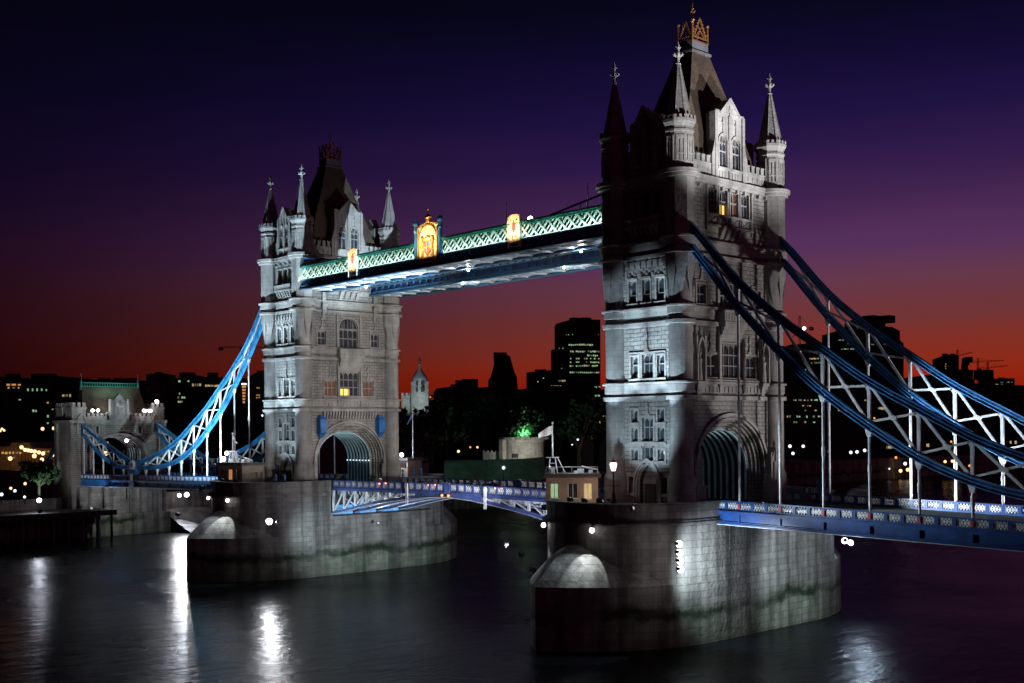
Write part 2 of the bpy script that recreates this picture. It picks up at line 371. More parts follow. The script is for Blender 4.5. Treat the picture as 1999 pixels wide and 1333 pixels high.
def window(P, op, parent, lights=2, transoms=(.55,), glass='glass', tracery=True, surround=True, depth=.42, fm='portland'):
    a, b, c, d = op[:4]; kind = op[4] if len(op) > 4 else None; rise = op[5] if kind else 0
    f = MB(); g = MB()
    ol = outline(op)
    g.poly([P(u, -depth + .02, z) for u, z in ol])
    t = .09
    f.fbox(P, a, a + t, -depth, -depth + .18, c, d - rise); f.fbox(P, b - t, b, -depth, -depth + .18, c, d - rise); f.fbox(P, a + t, b - t, -depth, -depth + .18, c, c + t)
    top = d - rise * .35 if kind else d
    for k in range(1, lights):
        u = a + (b - a) * k / lights
        f.fbox(P, u - t / 2, u + t / 2, -depth, -depth + .2, c + t, top)
    for tr in transoms:
        z = c + (d - c) * tr
        f.fbox(P, a + t, b - t, -depth, -depth + .24, z - .07, z + .07)
    if tracery:
        lw = (b - a) / lights; zt = d - rise if kind else d
        for k in range(lights):
            m0 = a + lw * (k + .5); hh = min(lw * .8, .7)
            lo = [(m0 - lw / 2 + t / 2, zt - hh), (m0 - lw * .32, zt - hh * .45), (m0, zt - hh * .1), (m0 + lw * .32, zt - hh * .45), (m0 + lw / 2 - t / 2, zt - hh)]
            hi = [(m0 + lw / 2 - t / 2, zt), (m0 - lw / 2 + t / 2, zt)]
            for i in range(len(lo) - 1):
                f.poly([P(lo[i][0], -depth + .12, lo[i][1]), P(lo[i + 1][0], -depth + .12, lo[i + 1][1]), P(lo[i + 1][0], -depth + .12, zt), P(lo[i][0], -depth + .12, zt)])
            f.fbox(P, m0 - .05, m0 + .05, -depth + .121, -depth + .2, zt - hh * .12, zt)
        if kind:
            ap = arch_pts(a, b, d - rise, d, kind, 5)
            f.sweep([P(u, -depth + .1, z) for u, z in ap], .2, .16, Vector(P(0, 1, 0)) - Vector(P(0, 0, 0)))
            for k in range(1, 3 * lights // 2):
                u = a + (b - a) * k / (3 * lights // 2)
                f.fbox(P, u - .03, u + .03, -depth + .01, -depth + .12, d - rise, d - rise * abs(2 * k / (3 * lights // 2) - 1) ** 2 - .15)
    if surround:
        q = .22
        f.fbox(P, a - q, a - .003, -.05, .1, c, d - rise); f.fbox(P, b + .003, b + q, -.05, .1, c, d - rise)
        f.fbox(P, a - q - .1, b + q + .1, -.1, .22, c - .28, c - .003)
        if kind: f.sweep([P(u, .03, z) for u, z in arch_pts(a - q / 2, b + q / 2, d - rise, d + q / 2, kind, 8)], .2, q, Vector(P(0, 1, 0)) - Vector(P(0, 0, 0)))
        else: f.fbox(P, a - q, b + q, -.05, .1, d + .003, d + q)
    w = f.obj("window", fm, parent)
    p_ = g.obj("pane", glass, w)
    return w

# ------------------------------------------------------------------ water, ground, banks
ZW = -6.0
wm = bpy.data.materials.new("river_water"); wm.use_nodes = True
t = wm.node_tree; b = t.nodes["Principled BSDF"]
b.inputs["Base Color"].default_value = (.006, .008, .011, 1); b.inputs["Roughness"].default_value = .16; b.inputs["IOR"].default_value = 1.33; b.inputs["Specular IOR Level"].default_value = .155
g = t.nodes.new("ShaderNodeNewGeometry")
def wnoise(scale, sc, det, rot=0.4):
    m = t.nodes.new("ShaderNodeMapping"); m.inputs["Scale"].default_value = sc; m.inputs["Rotation"].default_value = (0, 0, rot)
    t.links.new(g.outputs["Position"], m.inputs[0])
    n = t.nodes.new("ShaderNodeTexNoise"); n.inputs["Scale"].default_value = scale; n.inputs["Detail"].default_value = det
    t.links.new(m.outputs[0], n.inputs["Vector"]); return n
na = wnoise(.55, (1, .45, 1), 3); nb = wnoise(2.6, (1, .5, 1), 3, -.3); nc = wnoise(.05, (1, 1, 1), 2)
add = t.nodes.new("ShaderNodeMath"); add.operation = 'MULTIPLY_ADD'; add.inputs[1].default_value = .35
t.links.new(nb.outputs["Fac"], add.inputs[0]); t.links.new(na.outputs["Fac"], add.inputs[2])
bp = t.nodes.new("ShaderNodeBump"); bp.inputs["Strength"].default_value = .5; bp.inputs["Distance"].default_value = .30
t.links.new(add.outputs[0], bp.inputs["Height"]); t.links.new(bp.outputs[0], b.inputs["Normal"])
rr = t.nodes.new("ShaderNodeMapRange"); rr.inputs[1].default_value = .35; rr.inputs[2].default_value = .65; rr.inputs[3].default_value = .20; rr.inputs[4].default_value = .30
t.links.new(nc.outputs["Fac"], rr.inputs[0]); t.links.new(rr.outputs[0], b.inputs["Roughness"])

mb = MB(); mb.poly([(-4500, -4500, -9), (4500, -4500, -9), (4500, 4500, -9), (-4500, 4500, -9)]); tag(mb.obj("ground", 'land'), kind='structure')
mb = MB(); mb.poly([(-136, -1500, ZW), (900, -1500, ZW), (900, 2500, ZW), (-136, 2500, ZW)]); tag(mb.obj("river", wm), kind='structure')
mb = MB(); mb.box(-4400, -136.5, -4400, 4400, -8.5, 2.6); tag(mb.obj("riverside_land", 'land'), kind='structure')

# ------------------------------------------------------------------ bridge towers
CX, HX, HY = 41.15, 5.073, 9.223
ZB = 8.9
WX, WY = 5.3, 9.45
LEV = [(21.71, 22.23, .38), (22.55, 23.62, .16), (23.62, 23.92, .42), (30.65, 31.17, .38), (31.8, 32.66, .16), (32.66, 32.95, .46), (38.89, 39.28, .40), (39.8, 40.7, .18), (40.7, 41.0, .48)]

def ring_course(cx, z0, z1, pr, rc):
    m = MB(); e = .004
    m.box(cx - WX - pr, cx - WX + .3, -HY + .2, HY - .2, z0 + e, z1 - e); m.box(cx + WX - .3, cx + WX + pr, -HY + .2, HY - .2, z0 + e, z1 - e)
    m.box(cx - HX + .2, cx + HX - .2, -WY - pr, -WY + .3, z0 + 2 * e, z1 - 2 * e); m.box(cx - HX + .2, cx + HX - .2, WY - .3, WY + pr, z0 + 2 * e, z1 - 2 * e)
    for sx in (-1, 1):
        for sy in (-1, 1):
            m.lathe([(rc + pr - .08, z0), (rc + pr, z0 + .06), (rc + pr, z1 - .05), (rc + pr - .06, z1)], cx + sx * HX, sy * HY, 20)
    return m

def finial(m, x, y, z0, s=1.0):
    m.lathe([(.2 * s, z0), (.34 * s, z0 + .12 * s), (.2 * s, z0 + .25 * s), (.14 * s, z0 + .6 * s), (.24 * s, z0 + .85 * s), (.2 * s, z0 + 1.1 * s), (.12 * s, z0 + 1.4 * s), (.2 * s, z0 + 1.9 * s), (.22 * s, z0 + 2.1 * s), (.1 * s, z0 + 2.35 * s), (.05 * s, z0 + 2.6 * s)], x, y, 8)
    for k in range(4):
        a = pi / 4 + k * pi / 2
        p = Vector((x, y, z0 + .85 * s)); q = p + Vector((cos(a) * .42, sin(a) * .42, .32)) * s
        m.tube(p, q, .13 * s, .2 * s, 6); m.sphere(q + Vector((0, 0, .05 * s)), .2 * s, 6, 4)
    for k in range(4):
        a = pi / 4 + k * pi / 2
        p = Vector((x, y, z0 + 1.9 * s)); m.tube(p, p + Vector((cos(a) * .3, sin(a) * .3, .1)) * s, .08 * s, .1 * s, 5)

def hood(m, P, a, b, z, drop=.9, spike=2.2, w=.16):
    """label mould over a window with an ogee and a finial"""
    m.fbox(P, a, b, -.02, w, z, z + .16)
    m.fbox(P, a, a + .14, -.02, w, z - drop, z - .003); m.fbox(P, b - .14, b, -.02, w, z - drop, z - .003)
    if spike:
        u = (a + b) / 2
        for k, (dz, hw) in enumerate(((.165, .36), (.42, .16), (.9, .09))): m.fbox(P, u - hw, u + hw, -.02, w + .02, z + dz, z + dz + (.25 if k == 0 else .5 if k < 2 else spike * .2))
        m.fbox(P, u - .24, u + .24, -.02, w + .05, z + spike * .62, z + spike * .76)
        m.fbox(P, u - .09, u + .09, -.02, w, z + spike * .77, z + spike)

def tower(cx, shore, label):
    T = thing("bridge_tower", (cx, 0, ZB), label, "bridge tower", "gothic towers of the bridge")
    PX = lambda u, w, z: (cx + WX + w, u, z)
    PXn = lambda u, w, z: (cx - WX - w, u, z)
    PY = lambda u, w, z: (cx + u, -WY - w, z)
    PYp = lambda u, w, z: (cx + u, WY + w, z)
    ARCH = (-7.0, 7.0, ZB, 19.5, 'round', 6.2)
    # openings -----------------------------------------------------------
    xw = [((-5.2, -2.75, 24.45, 27.2), 3, (.5,), True), ((-2.05, 2.05, 24.45, 28.6), 4, (.36, .68), True), ((2.75, 5.2, 24.45, 27.2), 3, (.5,), True),
          ((-6.45, -4.75, 33.25, 35.6), 2, (.5,), True), ((-2.0, 2.0, 33.0, 38.1, 'round', 1.8), 4, (.3, .6), True), ((4.75, 6.45, 33.25, 35.6), 2, (.5,), True)]
    for k in range(4):
        u = -3.3 + k * 2.2
        xw.append(((u - .8, u + .8, 44.4, 47.5), 2, (.55,), True))
    yw = [((-.8, .95, 14.4, 15.95), 2, (), False), ((-.8, .95, 16.75, 19.6), 2, (.6,), True)]
    for u0 in (-2.55, 1.65):
        yw += [((u0, u0 + 1.05, 14.4, 15.75), 1, (), True), ((u0, u0 + 1.05, 16.7, 18.4), 1, (), True), ((u0, u0 + 1.05, 19.05, 20.6), 1, (), True),
               ((u0, u0 + 1.15, 24.4, 27.1), 1, (.62,), True)]
    yw += [((-.75, 1.0, 24.4, 27.3), 2, (.62,), True)]
    for u0 in (-2.75, -.55, 1.65): yw.append(((u0, u0 + 1.2, 33.6, 36.4), 1, (.35,), True))
    for u0 in (-2.3, -.65, 1.0): yw.append(((u0, u0 + 1.3, 43.9, 46.6), 2, (.5,), True))
    door = (-1.35, 1.35, ZB, 13.9, 'gothic', 2.4)
    sw = [(-3.05, -2.05, 10.4, 12.4), (2.05, 3.05, 10.4, 12.4)]
    body = MB()
    facade(body, PX, -HY, HY, ZB, 48.3, [ARCH] + [o[0] for o in xw], .55)
    facade(body, PXn, -HY, HY, ZB, 48.3, [ARCH], .55)
    facade(body, PY, -HX, HX, ZB, 48.3, [door] + sw + [o[0] for o in yw], .6)
    facade(body, PYp, -HX, HX, ZB, 48.3, [], .6)
    # stepped arch orders and the passage through the tower
    inner = (-5.75, 5.75, ZB, 18.25, 'round', 5.0)
    def lerp_ol(k):
        a, c = outline(ARCH), outline(inner)
        return [(p[0] + (q[0] - p[0]) * k, p[1] + (q[1] - p[1]) * k) for p, q in zip(a, c)][1:] + [tuple(p + (q - p) * k for p, q in zip(a[0], c[0]))]
    for P in (PX, PXn):
        for k in range(4):
            o1, o2 = lerp_ol(k / 4), lerp_ol((k + 1) / 4); w1 = -.5 - .4 * k; w0 = -.0 if k == 0 else w1 + .4
            for i in range(len(o1) - 1):
                if k: body.poly([P(o1[i][0], w0, o1[i][1]), P(o1[i + 1][0], w0, o1[i + 1][1]), P(o1[i + 1][0], w1, o1[i + 1][1]), P(o1[i][0], w1, o1[i][1])])
                body.poly([P(o1[i][0], w1, o1[i][1]), P(o1[i + 1][0], w1, o1[i + 1][1]), P(o2[i + 1][0], w1, o2[i + 1][1]), P(o2[i][0], w1, o2[i][1])])
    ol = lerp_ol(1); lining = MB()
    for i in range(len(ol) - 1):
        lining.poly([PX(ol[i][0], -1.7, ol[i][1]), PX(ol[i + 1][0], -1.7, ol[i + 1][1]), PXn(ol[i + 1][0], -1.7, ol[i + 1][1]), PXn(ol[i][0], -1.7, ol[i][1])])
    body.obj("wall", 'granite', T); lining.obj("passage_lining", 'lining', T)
    # arch mouldings and passage ribs
    am = MB()
    am.sweep([PX(u, .12, z) for u, z in arch_pts(-7.35, 7.35, 13.2, 19.95, 'round', 14)], .5, .36, (1, 0, 0))
    am.sweep([PX(u, .02, z) for u, z in arch_pts(-6.95, 6.95, 13.2, 19.45, 'round', 14)], .3, .2, (1, 0, 0))
    for s in (-1, 1):
        am.fbox(PX, s * 7.35 - .3, s * 7.35 + .3, -.05, .42, 12.4, 13.2); am.fbox(PX, s * 7.3 - .45, s * 7.3 + .45, -.05, .3, ZB, 12.4 - .003)
    am.obj("arch_moulding", 'portland', T)
    for k in range(8):
        x = cx - 3.4 + k * .97
        r = MB(); r.sweep([(x, 5.72, ZB + .2), (x, 5.72, 11)] + [(x, u, z) for u, z in arch_pts(-5.72, 5.72, 13.2, 18.2, 'round', 12)] + [(x, -5.72, 11), (x, -5.72, ZB + .2)], .26, .34, (1, 0, 0))
        r.obj("vault_rib", 'ribpaint', T)
        lm = MB(); lm.sphere((x, 5.4, 12.9), .11, 8, 5)
        if not shore: lm.obj("rib_lamp", 'bulbcool', T)
    # string courses
    for z0, z1, pr in LEV: ring_course(cx, z0, z1, pr, 1.42 if z0 < 38 else 1.86).obj("string_course", 'portland', T, True)
    m = ring_course(cx, 47.75, 48.15, .35, 1.86); m2 = ring_course(cx, 48.15, 48.7, .62, 1.86); m.add(m2.v, m2.f)
    for k in range(11):
        u = -7.5 + k * 1.5
        m.fbox(PX, u - .2, u + .2, -.05, .42, 47.3, 47.745)
    for k in range(5):
        u = -3 + k * 1.5
        m.fbox(PY, u - .2, u + .2, -.05, .42, 47.3, 47.745)
    m.obj("cornice", 'portland', T, True)
    # plinth
    pm = MB(); e = .05
    for s in (-1, 1):
        pm.box(cx + s * (WX + .12) - .25, cx + s * (WX + .12) + .25, -HY, -7.7, ZB, 12.2); pm.box(cx + s * (WX + .12) - .25, cx + s * (WX + .12) + .25, 7.7, HY, ZB, 12.2)
    pm.box(cx - HX, cx - 3.4, -WY - .25, -WY + .1, ZB, 10.1); pm.box(cx + 3.4, cx + HX, -WY - .25, -WY + .1, ZB, 10.1)
    pm.obj("plinth", 'granite', T)
    # corner turrets
    for sx in (-1, 1):
        for sy in (-1, 1):
            x, y = cx + sx * HX, sy * HY
            m = MB()
            m.lathe([(1.72, ZB), (1.72, 12.2), (1.55, 12.6), (1.42, 12.9), (1.42, 37.6)], x, y, 28)
            for k in range(8):
                a = k * pi / 4; a0, a1 = a - pi / 8, a + pi / 8
                m.add([(x + 1.86 * cos(a0), y + 1.86 * sin(a0), 37.6), (x + 1.86 * cos(a1), y + 1.86 * sin(a1), 37.6), (x + .6 * cos(a), y + .6 * sin(a), 37.6), (x + 1.40 * cos(a), y + 1.40 * sin(a), 33.7)], [(0, 1, 2), (0, 1, 3), (1, 2, 3), (2, 0, 3)])
            m.lathe([(1.86, 37.6), (1.86, 48.2)], x, y, 8, pi / 8)
            ct = m.obj("corner_turret", 'column', T, True)
            m = MB()
            m.lathe([(1.74, 48.7), (1.74, 53.0), (1.86, 53.1), (1.86, 53.35), (1.74, 53.4), (1.74, 53.7), (2.08, 54.2), (2.08, 54.55), (1.8, 54.6)], x, y, 8, pi / 8)
            for k in range(8):          # blind tracery panels, crenels
                a = k * pi / 4; c = Vector((cos(a), sin(a), 0)); t_ = Vector((-sin(a), cos(a), 0)); o = Vector((x, y, 0))
                Pk = lambda u, w, z, c=c, t_=t_, o=o: tuple(o + c * (1.607 + w) + t_ * u + Vector((0, 0, z)))
                m.fbox(Pk, -.5, -.38, .0, .12, 49.6, 52.6); m.fbox(Pk, .38, .5, .0, .12, 49.6, 52.6); m.fbox(Pk, -.06, .06, .0, .1, 49.6, 52.0); m.fbox(Pk, -.38, .38, .0, .1, 52.2, 52.6); m.fbox(Pk, -.38, .38, .0, .08, 50.4, 50.55)
                for q in (-.62, 0, .62): m.fbox(Pk, q - .17, q + .17, .08, .3, 54.6, 54.95)
            up = m.obj("turret_lantern", 'portland', ct)
            m = MB(); m.lathe([(1.58, 54.6), (1.5, 54.8), (.2, 61.4)], x, y, 8, pi / 8)
            for k in range(8):
                a = pi / 8 + k * pi / 4
                m.tube((x + 1.5 * cos(a), y + 1.5 * sin(a), 54.8), (x + .2 * cos(a), y + .2 * sin(a), 61.4), .1, .05, 5)
            m.obj("spire", 'cone', ct)
            m = MB(); finial(m, x, y, 61.2, 1.05); m.obj("finial", 'portland', ct, True)
    # parapet with battlements
    def batt(P, a, b, n):
        m = MB(); m.fbox(P, a, b, -.35, .1, 48.7, 50.3); m.fbox(P, a, b, -.4, .18, 50.3, 50.42)
        st = (b - a) / n
        for k in range(n):
            m.fbox(P, a + st * (k + .18), a + st * (k + .78), -.35, .1, 50.42, 51.15); m.fbox(P, a + st * (k + .12), a + st * (k + .84), -.4, .16, 51.15, 51.3)
            m.fbox(P, a + st * (k + .3), a + st * (k + .7), .1, .17, 49.2, 49.75)
        m.obj("battlement", 'portland', T)
    for s_ in (-1, 1):
        for P in (PX, PXn): batt(P, *sorted((s_ * 7.5, s_ * 3.55)), 4)
        for P in (PY, PYp): batt(P, *sorted((s_ * 3.4, s_ * 2.4)), 1)
    # gabled dormers
    for P, hw, zt, vis in ((PX, 3.3, 58.8, 1), (PXn, 3.3, 58.8, 0), (PY, 2.2, 57.3, 1), (PYp, 2.2, 57.3, 0)):
        g = MB(); k = hw / 3.3; zs = zt - 1.9
        ops = [(-2.1 * k, -.5 * k, 50.2, 54.2, 'gothic', .9), (.5 * k, 2.1 * k, 50.2, 54.2, 'gothic', .9)]
        facade(g, P, -2.75 * k, 2.75 * k, 48.7, zs, ops, .4, .2)
        g.fbox(P, -2.75 * k, -2.742 * k, -1.2, .2, 48.7, zs); g.fbox(P, 2.742 * k, 2.75 * k, -1.2, .2, 48.7, zs); g.fbox(P, -2.75 * k, 2.75 * k, -1.21, -1.2, 48.7, zs)
        g.loft([[P(-1.95 * k, w, zs), P(1.95 * k, w, zs), P(0, w, zt)] for w in (-.9, .28)])
        for s in (-1, 1):
            g.fbox(P, s * 2.45 * k - .42 * k, s * 2.45 * k + .42 * k, -.7, .34, zs - .003, zs + .18); g.fbox(P, s * 2.75 * k - .25, s * 2.75 * k + .25, -.5, .38, 48.7, zs - .01)
            g.loft([[P(s * 3.55 * k, w, 48.7), P(s * 2.75 * k, w, 48.7), P(s * 2.75 * k, w, 54.6), P(s * 2.95 * k, w, 54.4), P(s * 3.05 * k, w, 53.2), P(s * 3.55 * k, w, 51.6)] for w in (-.3, .3)])
            g.sweep([P(s * 2.0 * k, .3, zs - .1), P(0, .3, zt + .05)], .34, .22, Vector(P(0, 1, 0)) - Vector(P(0, 0, 0)))
            g.fbox(P, s * 1.3 * k - .07, s * 1.3 * k + .07, .2, .34, 54.4, 56.3); g.fbox(P, s * 1.3 * k - .2, s * 1.3 * k + .2, .2, .38, 55.6, 55.85)
        g.fbox(P, -.22 * k, .22 * k, .2, .36, 48.75, zt - 2.2); g.fbox(P, -.08, .08, .2, .36, zt - 2.2, zt - .9); g.fbox(P, -.22, .22, .2, .38, zt - 1.6, zt - 1.35)
        for s in (-1, 1):
            for q in range(3): g.fbox(P, s * 1.3 * k - .75 * k + q * .55 * k, s * 1.3 * k - .4 * k + q * .55 * k, .2, .27, 48.95, 49.7)
        go = g.obj("gable", 'portland', T)
        r = MB(); r.loft([[P(-2.5 * k, w, zs - .3), P(2.5 * k, w, zs - .3), P(0, w, zt - .25)] for w in (-3.4 if hw > 3 else -6.2, -.95)]); r.obj("dormer_roof", 'slate', T)
        if vis:
            Pw = lambda u, w, z, P=P: P(u, w + .2, z)
            for o in ops: window(Pw, o, go, 2, (.5,), depth=.32)
    # main roof, its cresting
    m = MB()
    prof = [(48.75, 4.75, 8.0), (50.2, 4.5, 7.5), (53, 3.95, 6.35), (56.4, 3.3, 5.2), (59.5, 2.6, 3.95), (62.5, 1.9, 2.8), (65.4, 1.25, 1.75)]
    m.loft([[(cx - a, -b_, z), (cx + a, -b_, z), (cx + a, b_, z), (cx - a, b_, z)] for z, a, b_ in prof])
    roof = m.obj("roof", 'slate', T)
    m = MB(); m.box(cx - 1.42, cx + 1.42, -1.92, 1.92, 65.4, 65.7); m.box(cx - 1.15, cx + 1.15, -1.6, 1.6, 65.7, 66.9); m.obj("roof_deck", 'lead', roof)
    m = MB(); z0 = 66.9
    a, b_ = 1.1, 1.52
    for sx in (-1, 1):
        for sy in (-1, 1):
            m.box(cx + sx * a - .1, cx + sx * a + .1, sy * b_ - .1, sy * b_ + .1, z0, z0 + 2.2); m.sphere((cx + sx * a, sy * b_, z0 + 2.35), .22, 8, 6)
    for s in (-1, 1):
        for hi in (0, .5): m.box(cx + s * a - .07, cx + s * a + .07, -b_, b_, z0 + hi + .003, z0 + hi + .16); m.box(cx - a, cx + a, s * b_ - .07, s * b_ + .07, z0 + hi + .006, z0 + hi + .15)
        X = cx + s * a
        m.bar((X, -b_ + .3, z0 + .6), (X, 0, z0 + 3.1), .14, .2, (1, 0, 0)); m.bar((X, b_ - .3, z0 + .6), (X, 0, z0 + 3.1), .14, .2, (1, 0, 0))
        m.bar((X, -b_ * .6, z0 + .6), (X, b_ * .3, z0 + 2.1), .08, .12, (1, 0, 0)); m.bar((X, b_ * .6, z0 + .6), (X, -b_ * .3, z0 + 2.1), .08, .12, (1, 0, 0))
        Y = s * b_
        m.bar((cx - a + .2, Y, z0 + .6), (cx, Y, z0 + 2.6), .14, .2, (0, 1, 0)); m.bar((cx + a - .2, Y, z0 + .6), (cx, Y, z0 + 2.6), .14, .2, (0, 1, 0))
        for q in range(1, 6):
            f_ = q / 6
            m.sphere((X, -b_ * (1 - f_) , z0 + .75 + 2.4 * f_), .11, 6, 4); m.sphere((X, b_ * (1 - f_), z0 + .75 + 2.4 * f_), .11, 6, 4)
    m.lathe([(.22, z0), (.16, z0 + 3), (.3, z0 + 3.2), (.1, z0 + 3.4), (.07, z0 + 4.4), (.2, z0 + 4.55), (.05, z0 + 4.7), (.03, z0 + 5.3)], cx, 0, 8)
    for k in range(4): m.tube((cx, 0, z0 + 4.1), (cx + .4 * cos(k * pi / 2), .4 * sin(k * pi / 2), z0 + 4.2), .05, .08, 5)
    m.obj("cresting", 'copper', roof)
    # windows -------------------------------------------------------------
    for i, (o, n, tr, ty) in enumerate(xw):
        gl = 'glass'
        if shore and i == 7: gl = 'litglass'
        if shore and i == 8: gl = 'dimglass'
        if not shore and i == 1: gl = 'litglass'
        if not shore and i in (0, 2): gl = 'dimglass'
        if gl == 'litglass':
            z1 = o[2] + (o[3] - o[2]) * (.42 if shore else .30)
            w_ = window(PX, o, T, n, tr, 'glass')
            q = MB()
            if shore:
                q.fbox(PX, o[0] + .12, (o[0] + o[1]) / 2 - .08, -.395, -.385, o[2] + .15, z1); q.fbox(PX, (o[0] + o[1]) / 2 + .08, o[1] - .12, -.395, -.385, o[2] + .15, z1)
            else:
                q.fbox(PX, o[0] + .1, o[0] + 2.3, -.395, -.385, o[2] + .1, z1)
            q.obj("lit_pane", 'litglass', w_)
        else: window(PX, o, T, n, tr, gl)
    for o, n, tr, ty in yw: window(PY, o, T, n, tr, 'glass', ty, depth=.5)
    # carved work of the broad face
    def hm(*a):
        c = MB(); hood(c, *a); c.obj("hood_mould", 'portland', T)
    for a_, b2 in ((-5.4, -2.55), (2.55, 5.4)): hm(PX, a_, b2, 27.35, .5, 2.4)
    for a_, b2 in ((-6.8, -4.4), (4.4, 6.8)): hm(PX, a_, b2, 35.95, .8, 2.6)
    for s in (-1, 1):                        # pinnacled shafts either side of the middle windows
        c = MB(); c.fbox(PX, s * 2.4 - .22, s * 2.4 + .22, -.02, .45, 22.6, 29.6); c.fbox(PX, s * 2.4 - .14, s * 2.4 + .14, -.02, .3, 29.6, 30.6)
        c.fbox(PX, s * 2.45 - .16, s * 2.45 + .16, -.02, .25, 33, 38.4); c.fbox(PX, s * 2.45 - .08, s * 2.45 + .08, -.02, .18, 38.4, 39.3); c.obj("pinnacle_shaft", 'portland', T)
    c = MB(); c.fbox(PX, -5.4, 5.4, -.02, .19, 22.57, 23.4)
    for k in range(14): c.fbox(PX, -5.2 + k * .76, -4.75 + k * .76, .15, .28, 22.6, 23.3)
    c.obj("carved_frieze", 'portland', T); c = MB(); c.fbox(PX, -5.5, 5.5, -.02, .5, 24.0, 24.2); c.obj("sill_band", 'portland', T); c = MB()
    # corbelled balcony between the middle windows
    for k in range(5):
        h = .12 * k
        c.fbox(PX, -2.3 - .03 * k, 2.3 + .03 * k, -.02, .3 + .22 * k, 28.9 + .42 * k, 28.9 + .42 * (k + 1) - .004)
    c.fbox(PX, -2.6, 2.6, -.02, 1.35, 31.0, 31.25); c.fbox(PX, -2.6, 2.6, 1.1, 1.25, 31.25, 32.4); c.fbox(PX, -2.7, 2.7, 1.02, 1.36, 32.4, 32.62)
    for s in (-1, 1): c.fbox(PX, s * 2.5 - .09, s * 2.5 + .09, 0, 1.09, 31.25, 32.39)
    for k in range(9): c.fbox(PX, -2.35 + k * .56, -2.0 + k * .56, 1.25, 1.31, 31.4, 32.25)
    c.obj("balcony", 'portland', T); c = MB(); c.fbox(PX, -4.6, 4.6, -.02, .08, 42.2, 44.2)
    # canted sills and consoles below the top windows
    for k in range(4):
        u = -3.3 + k * 2.2
        c.fbox(PX, u - 1.0, u - .88, -.02, .3, 43.0, 44.1); c.fbox(PX, u + .88, u + 1.0, -.02, .3, 43.0, 44.1)
        c.bar(PX(u - .7, .12, 43.1), PX(u + .7, .12, 44.0), .16, .16, (1, 0, 0)); c.bar(PX(u - .7, .1, 44.0), PX(u + .7, .1, 43.1), .16, .16, (1, 0, 0))
        c.fbox(PX, u - 1.15, u + 1.15, -.02, .5, 42.75, 43.0)
    for u in (-1.7, -.55, .6, 1.75):
        for q in range(5): c.fbox(PX, u - .3, u + .3, -.02, .75 - .16 * q, 42.73 - .3 * (q + 1), 42.73 - .3 * q - .003)
    c.fbox(PX, -4.6, -4.42, -.02, .3, 42.2, 47.6); c.fbox(PX, 4.42, 4.6, -.02, .3, 42.2, 47.6)
    c.obj("oriel_apron", 'portland', T)
    # carved work of the narrow face
    hm(PY, -1.15, 1.3, 19.75, 1.2, 1.7)
    for u0 in (-2.55, 1.65): hm(PY, u0 - .25, u0 + 1.3, 18.55, .7, 0)
    c = MB(); c.fbox(PY, -3.6, 3.6, -.02, .14, 13.95, 14.12); c.obj("sill_band", 'portland', T); c = MB(); c.fbox(PY, -3.6, 3.6, -.02, .1, 16.0, 16.5)
    for a_, b2 in ((-2.55, -1.5), (-.75, .9), (1.65, 2.7)):
        for q in range(int((b2 - a_) / .4)): c.fbox(PY, a_ + .08 + q * .4, a_ + .34 + q * .4, .1, .17, 16.05, 16.42)
    c.obj("carved_frieze", 'portland', T); hm(PY, -2.95, 3.05, 27.45, .9, 2.9)
    for u in (-1.15, 1.35): c = MB(); c.fbox(PY, u - .16, u + .16, -.02, .2, 24, 27.44); c.obj("pinnacle_shaft", 'portland', T)
    # corbel table
    c = MB(); c.fbox(PY, -3.2, 3.2, -.02, .1, 36.7, 38.6)
    for k in range(7):
        u = -2.7 + k * .92
        c.fbox(PY, u - .2, u + .2, -.02, .42, 38.0, 38.6); c.fbox(PY, u - .16, u + .16, -.02, .3, 37.65, 37.99)
        for q in range(2): c.fbox(PY, u - .46 + .46 * (q % 2), u - .1 + .46 * (q % 2), -.02, .22, 36.95 - q * .42 + .25, 37.3 - q * .42 + .25)
    for u0 in (-2.75, -.55, 1.65): c.fbox(PY, u0 - .2, u0 + 1.4, -.02, .3, 36.45, 36.72)
    c.obj("corbel_table", 'portland', T); c = MB()
    # console table under the top windows
    c.fbox(PY, -2.5, 2.5, -.02, .06, 41.3, 42.7); c.fbox(PY, -2.6, 2.6, -.02, .1, 42.9, 43.7)
    for k in range(6):
        u = -2.0 + k * .8
        for q in range(4): c.fbox(PY, u - .2, u + .2, -.02, .7 - .17 * q, 42.7 - .33 * (q + 1), 42.7 - .33 * q - .003)
    c.fbox(PY, -2.7, 2.7, -.02, .85, 42.7, 42.95); c.fbox(PY, -2.6, 2.6, .6, .75, 42.95, 43.6); c.fbox(PY, -2.7, 2.7, .5, .85, 43.6, 43.8)
    c.fbox(PY, -3.4, 3.4, -.02, .3, 43.55, 43.72)
    c.obj("console_balcony", 'portland', T); c = MB()
    # doorway mouldings
    for k in range(3):
        o = .18 + .26 * k
        c.sweep([PY(u, .06 + .06 * k - .1 * (2 - k), z) for u, z in [(1.35 + o, ZB), (1.35 + o, 11.5)] + arch_pts(-1.35 - o, 1.35 + o, 11.5, 13.9 + o, 'gothic', 8) + [(-1.35 - o, 11.5), (-1.35 - o, ZB)]], .24, .28, (0, 1, 0))
    c.obj("door_moulding", 'portland', T)
    d = MB(); d.fbox(PY, -1.35, 1.35, -.6, -.5, ZB, 14); dr = d.obj("door_surround", 'granite', T)
    d = MB(); d.fbox(PY, -.85, .85, -.5, -.42, ZB, 11.6)
    for q in range(6): d.fbox(PY, -.82 + q * .28, -.6 + q * .28, -.42, -.39, ZB + .1, 11.5)
    d.obj("door", 'timber', T)
    d = MB(); d.fbox(PY, -1.05, 1.05, -.5, -.3, 11.6, 12.1); d.obj("lintel", 'portland', dr)
    for o in sw: window(PY, o, T, 1, (), 'glass', False, depth=.45)
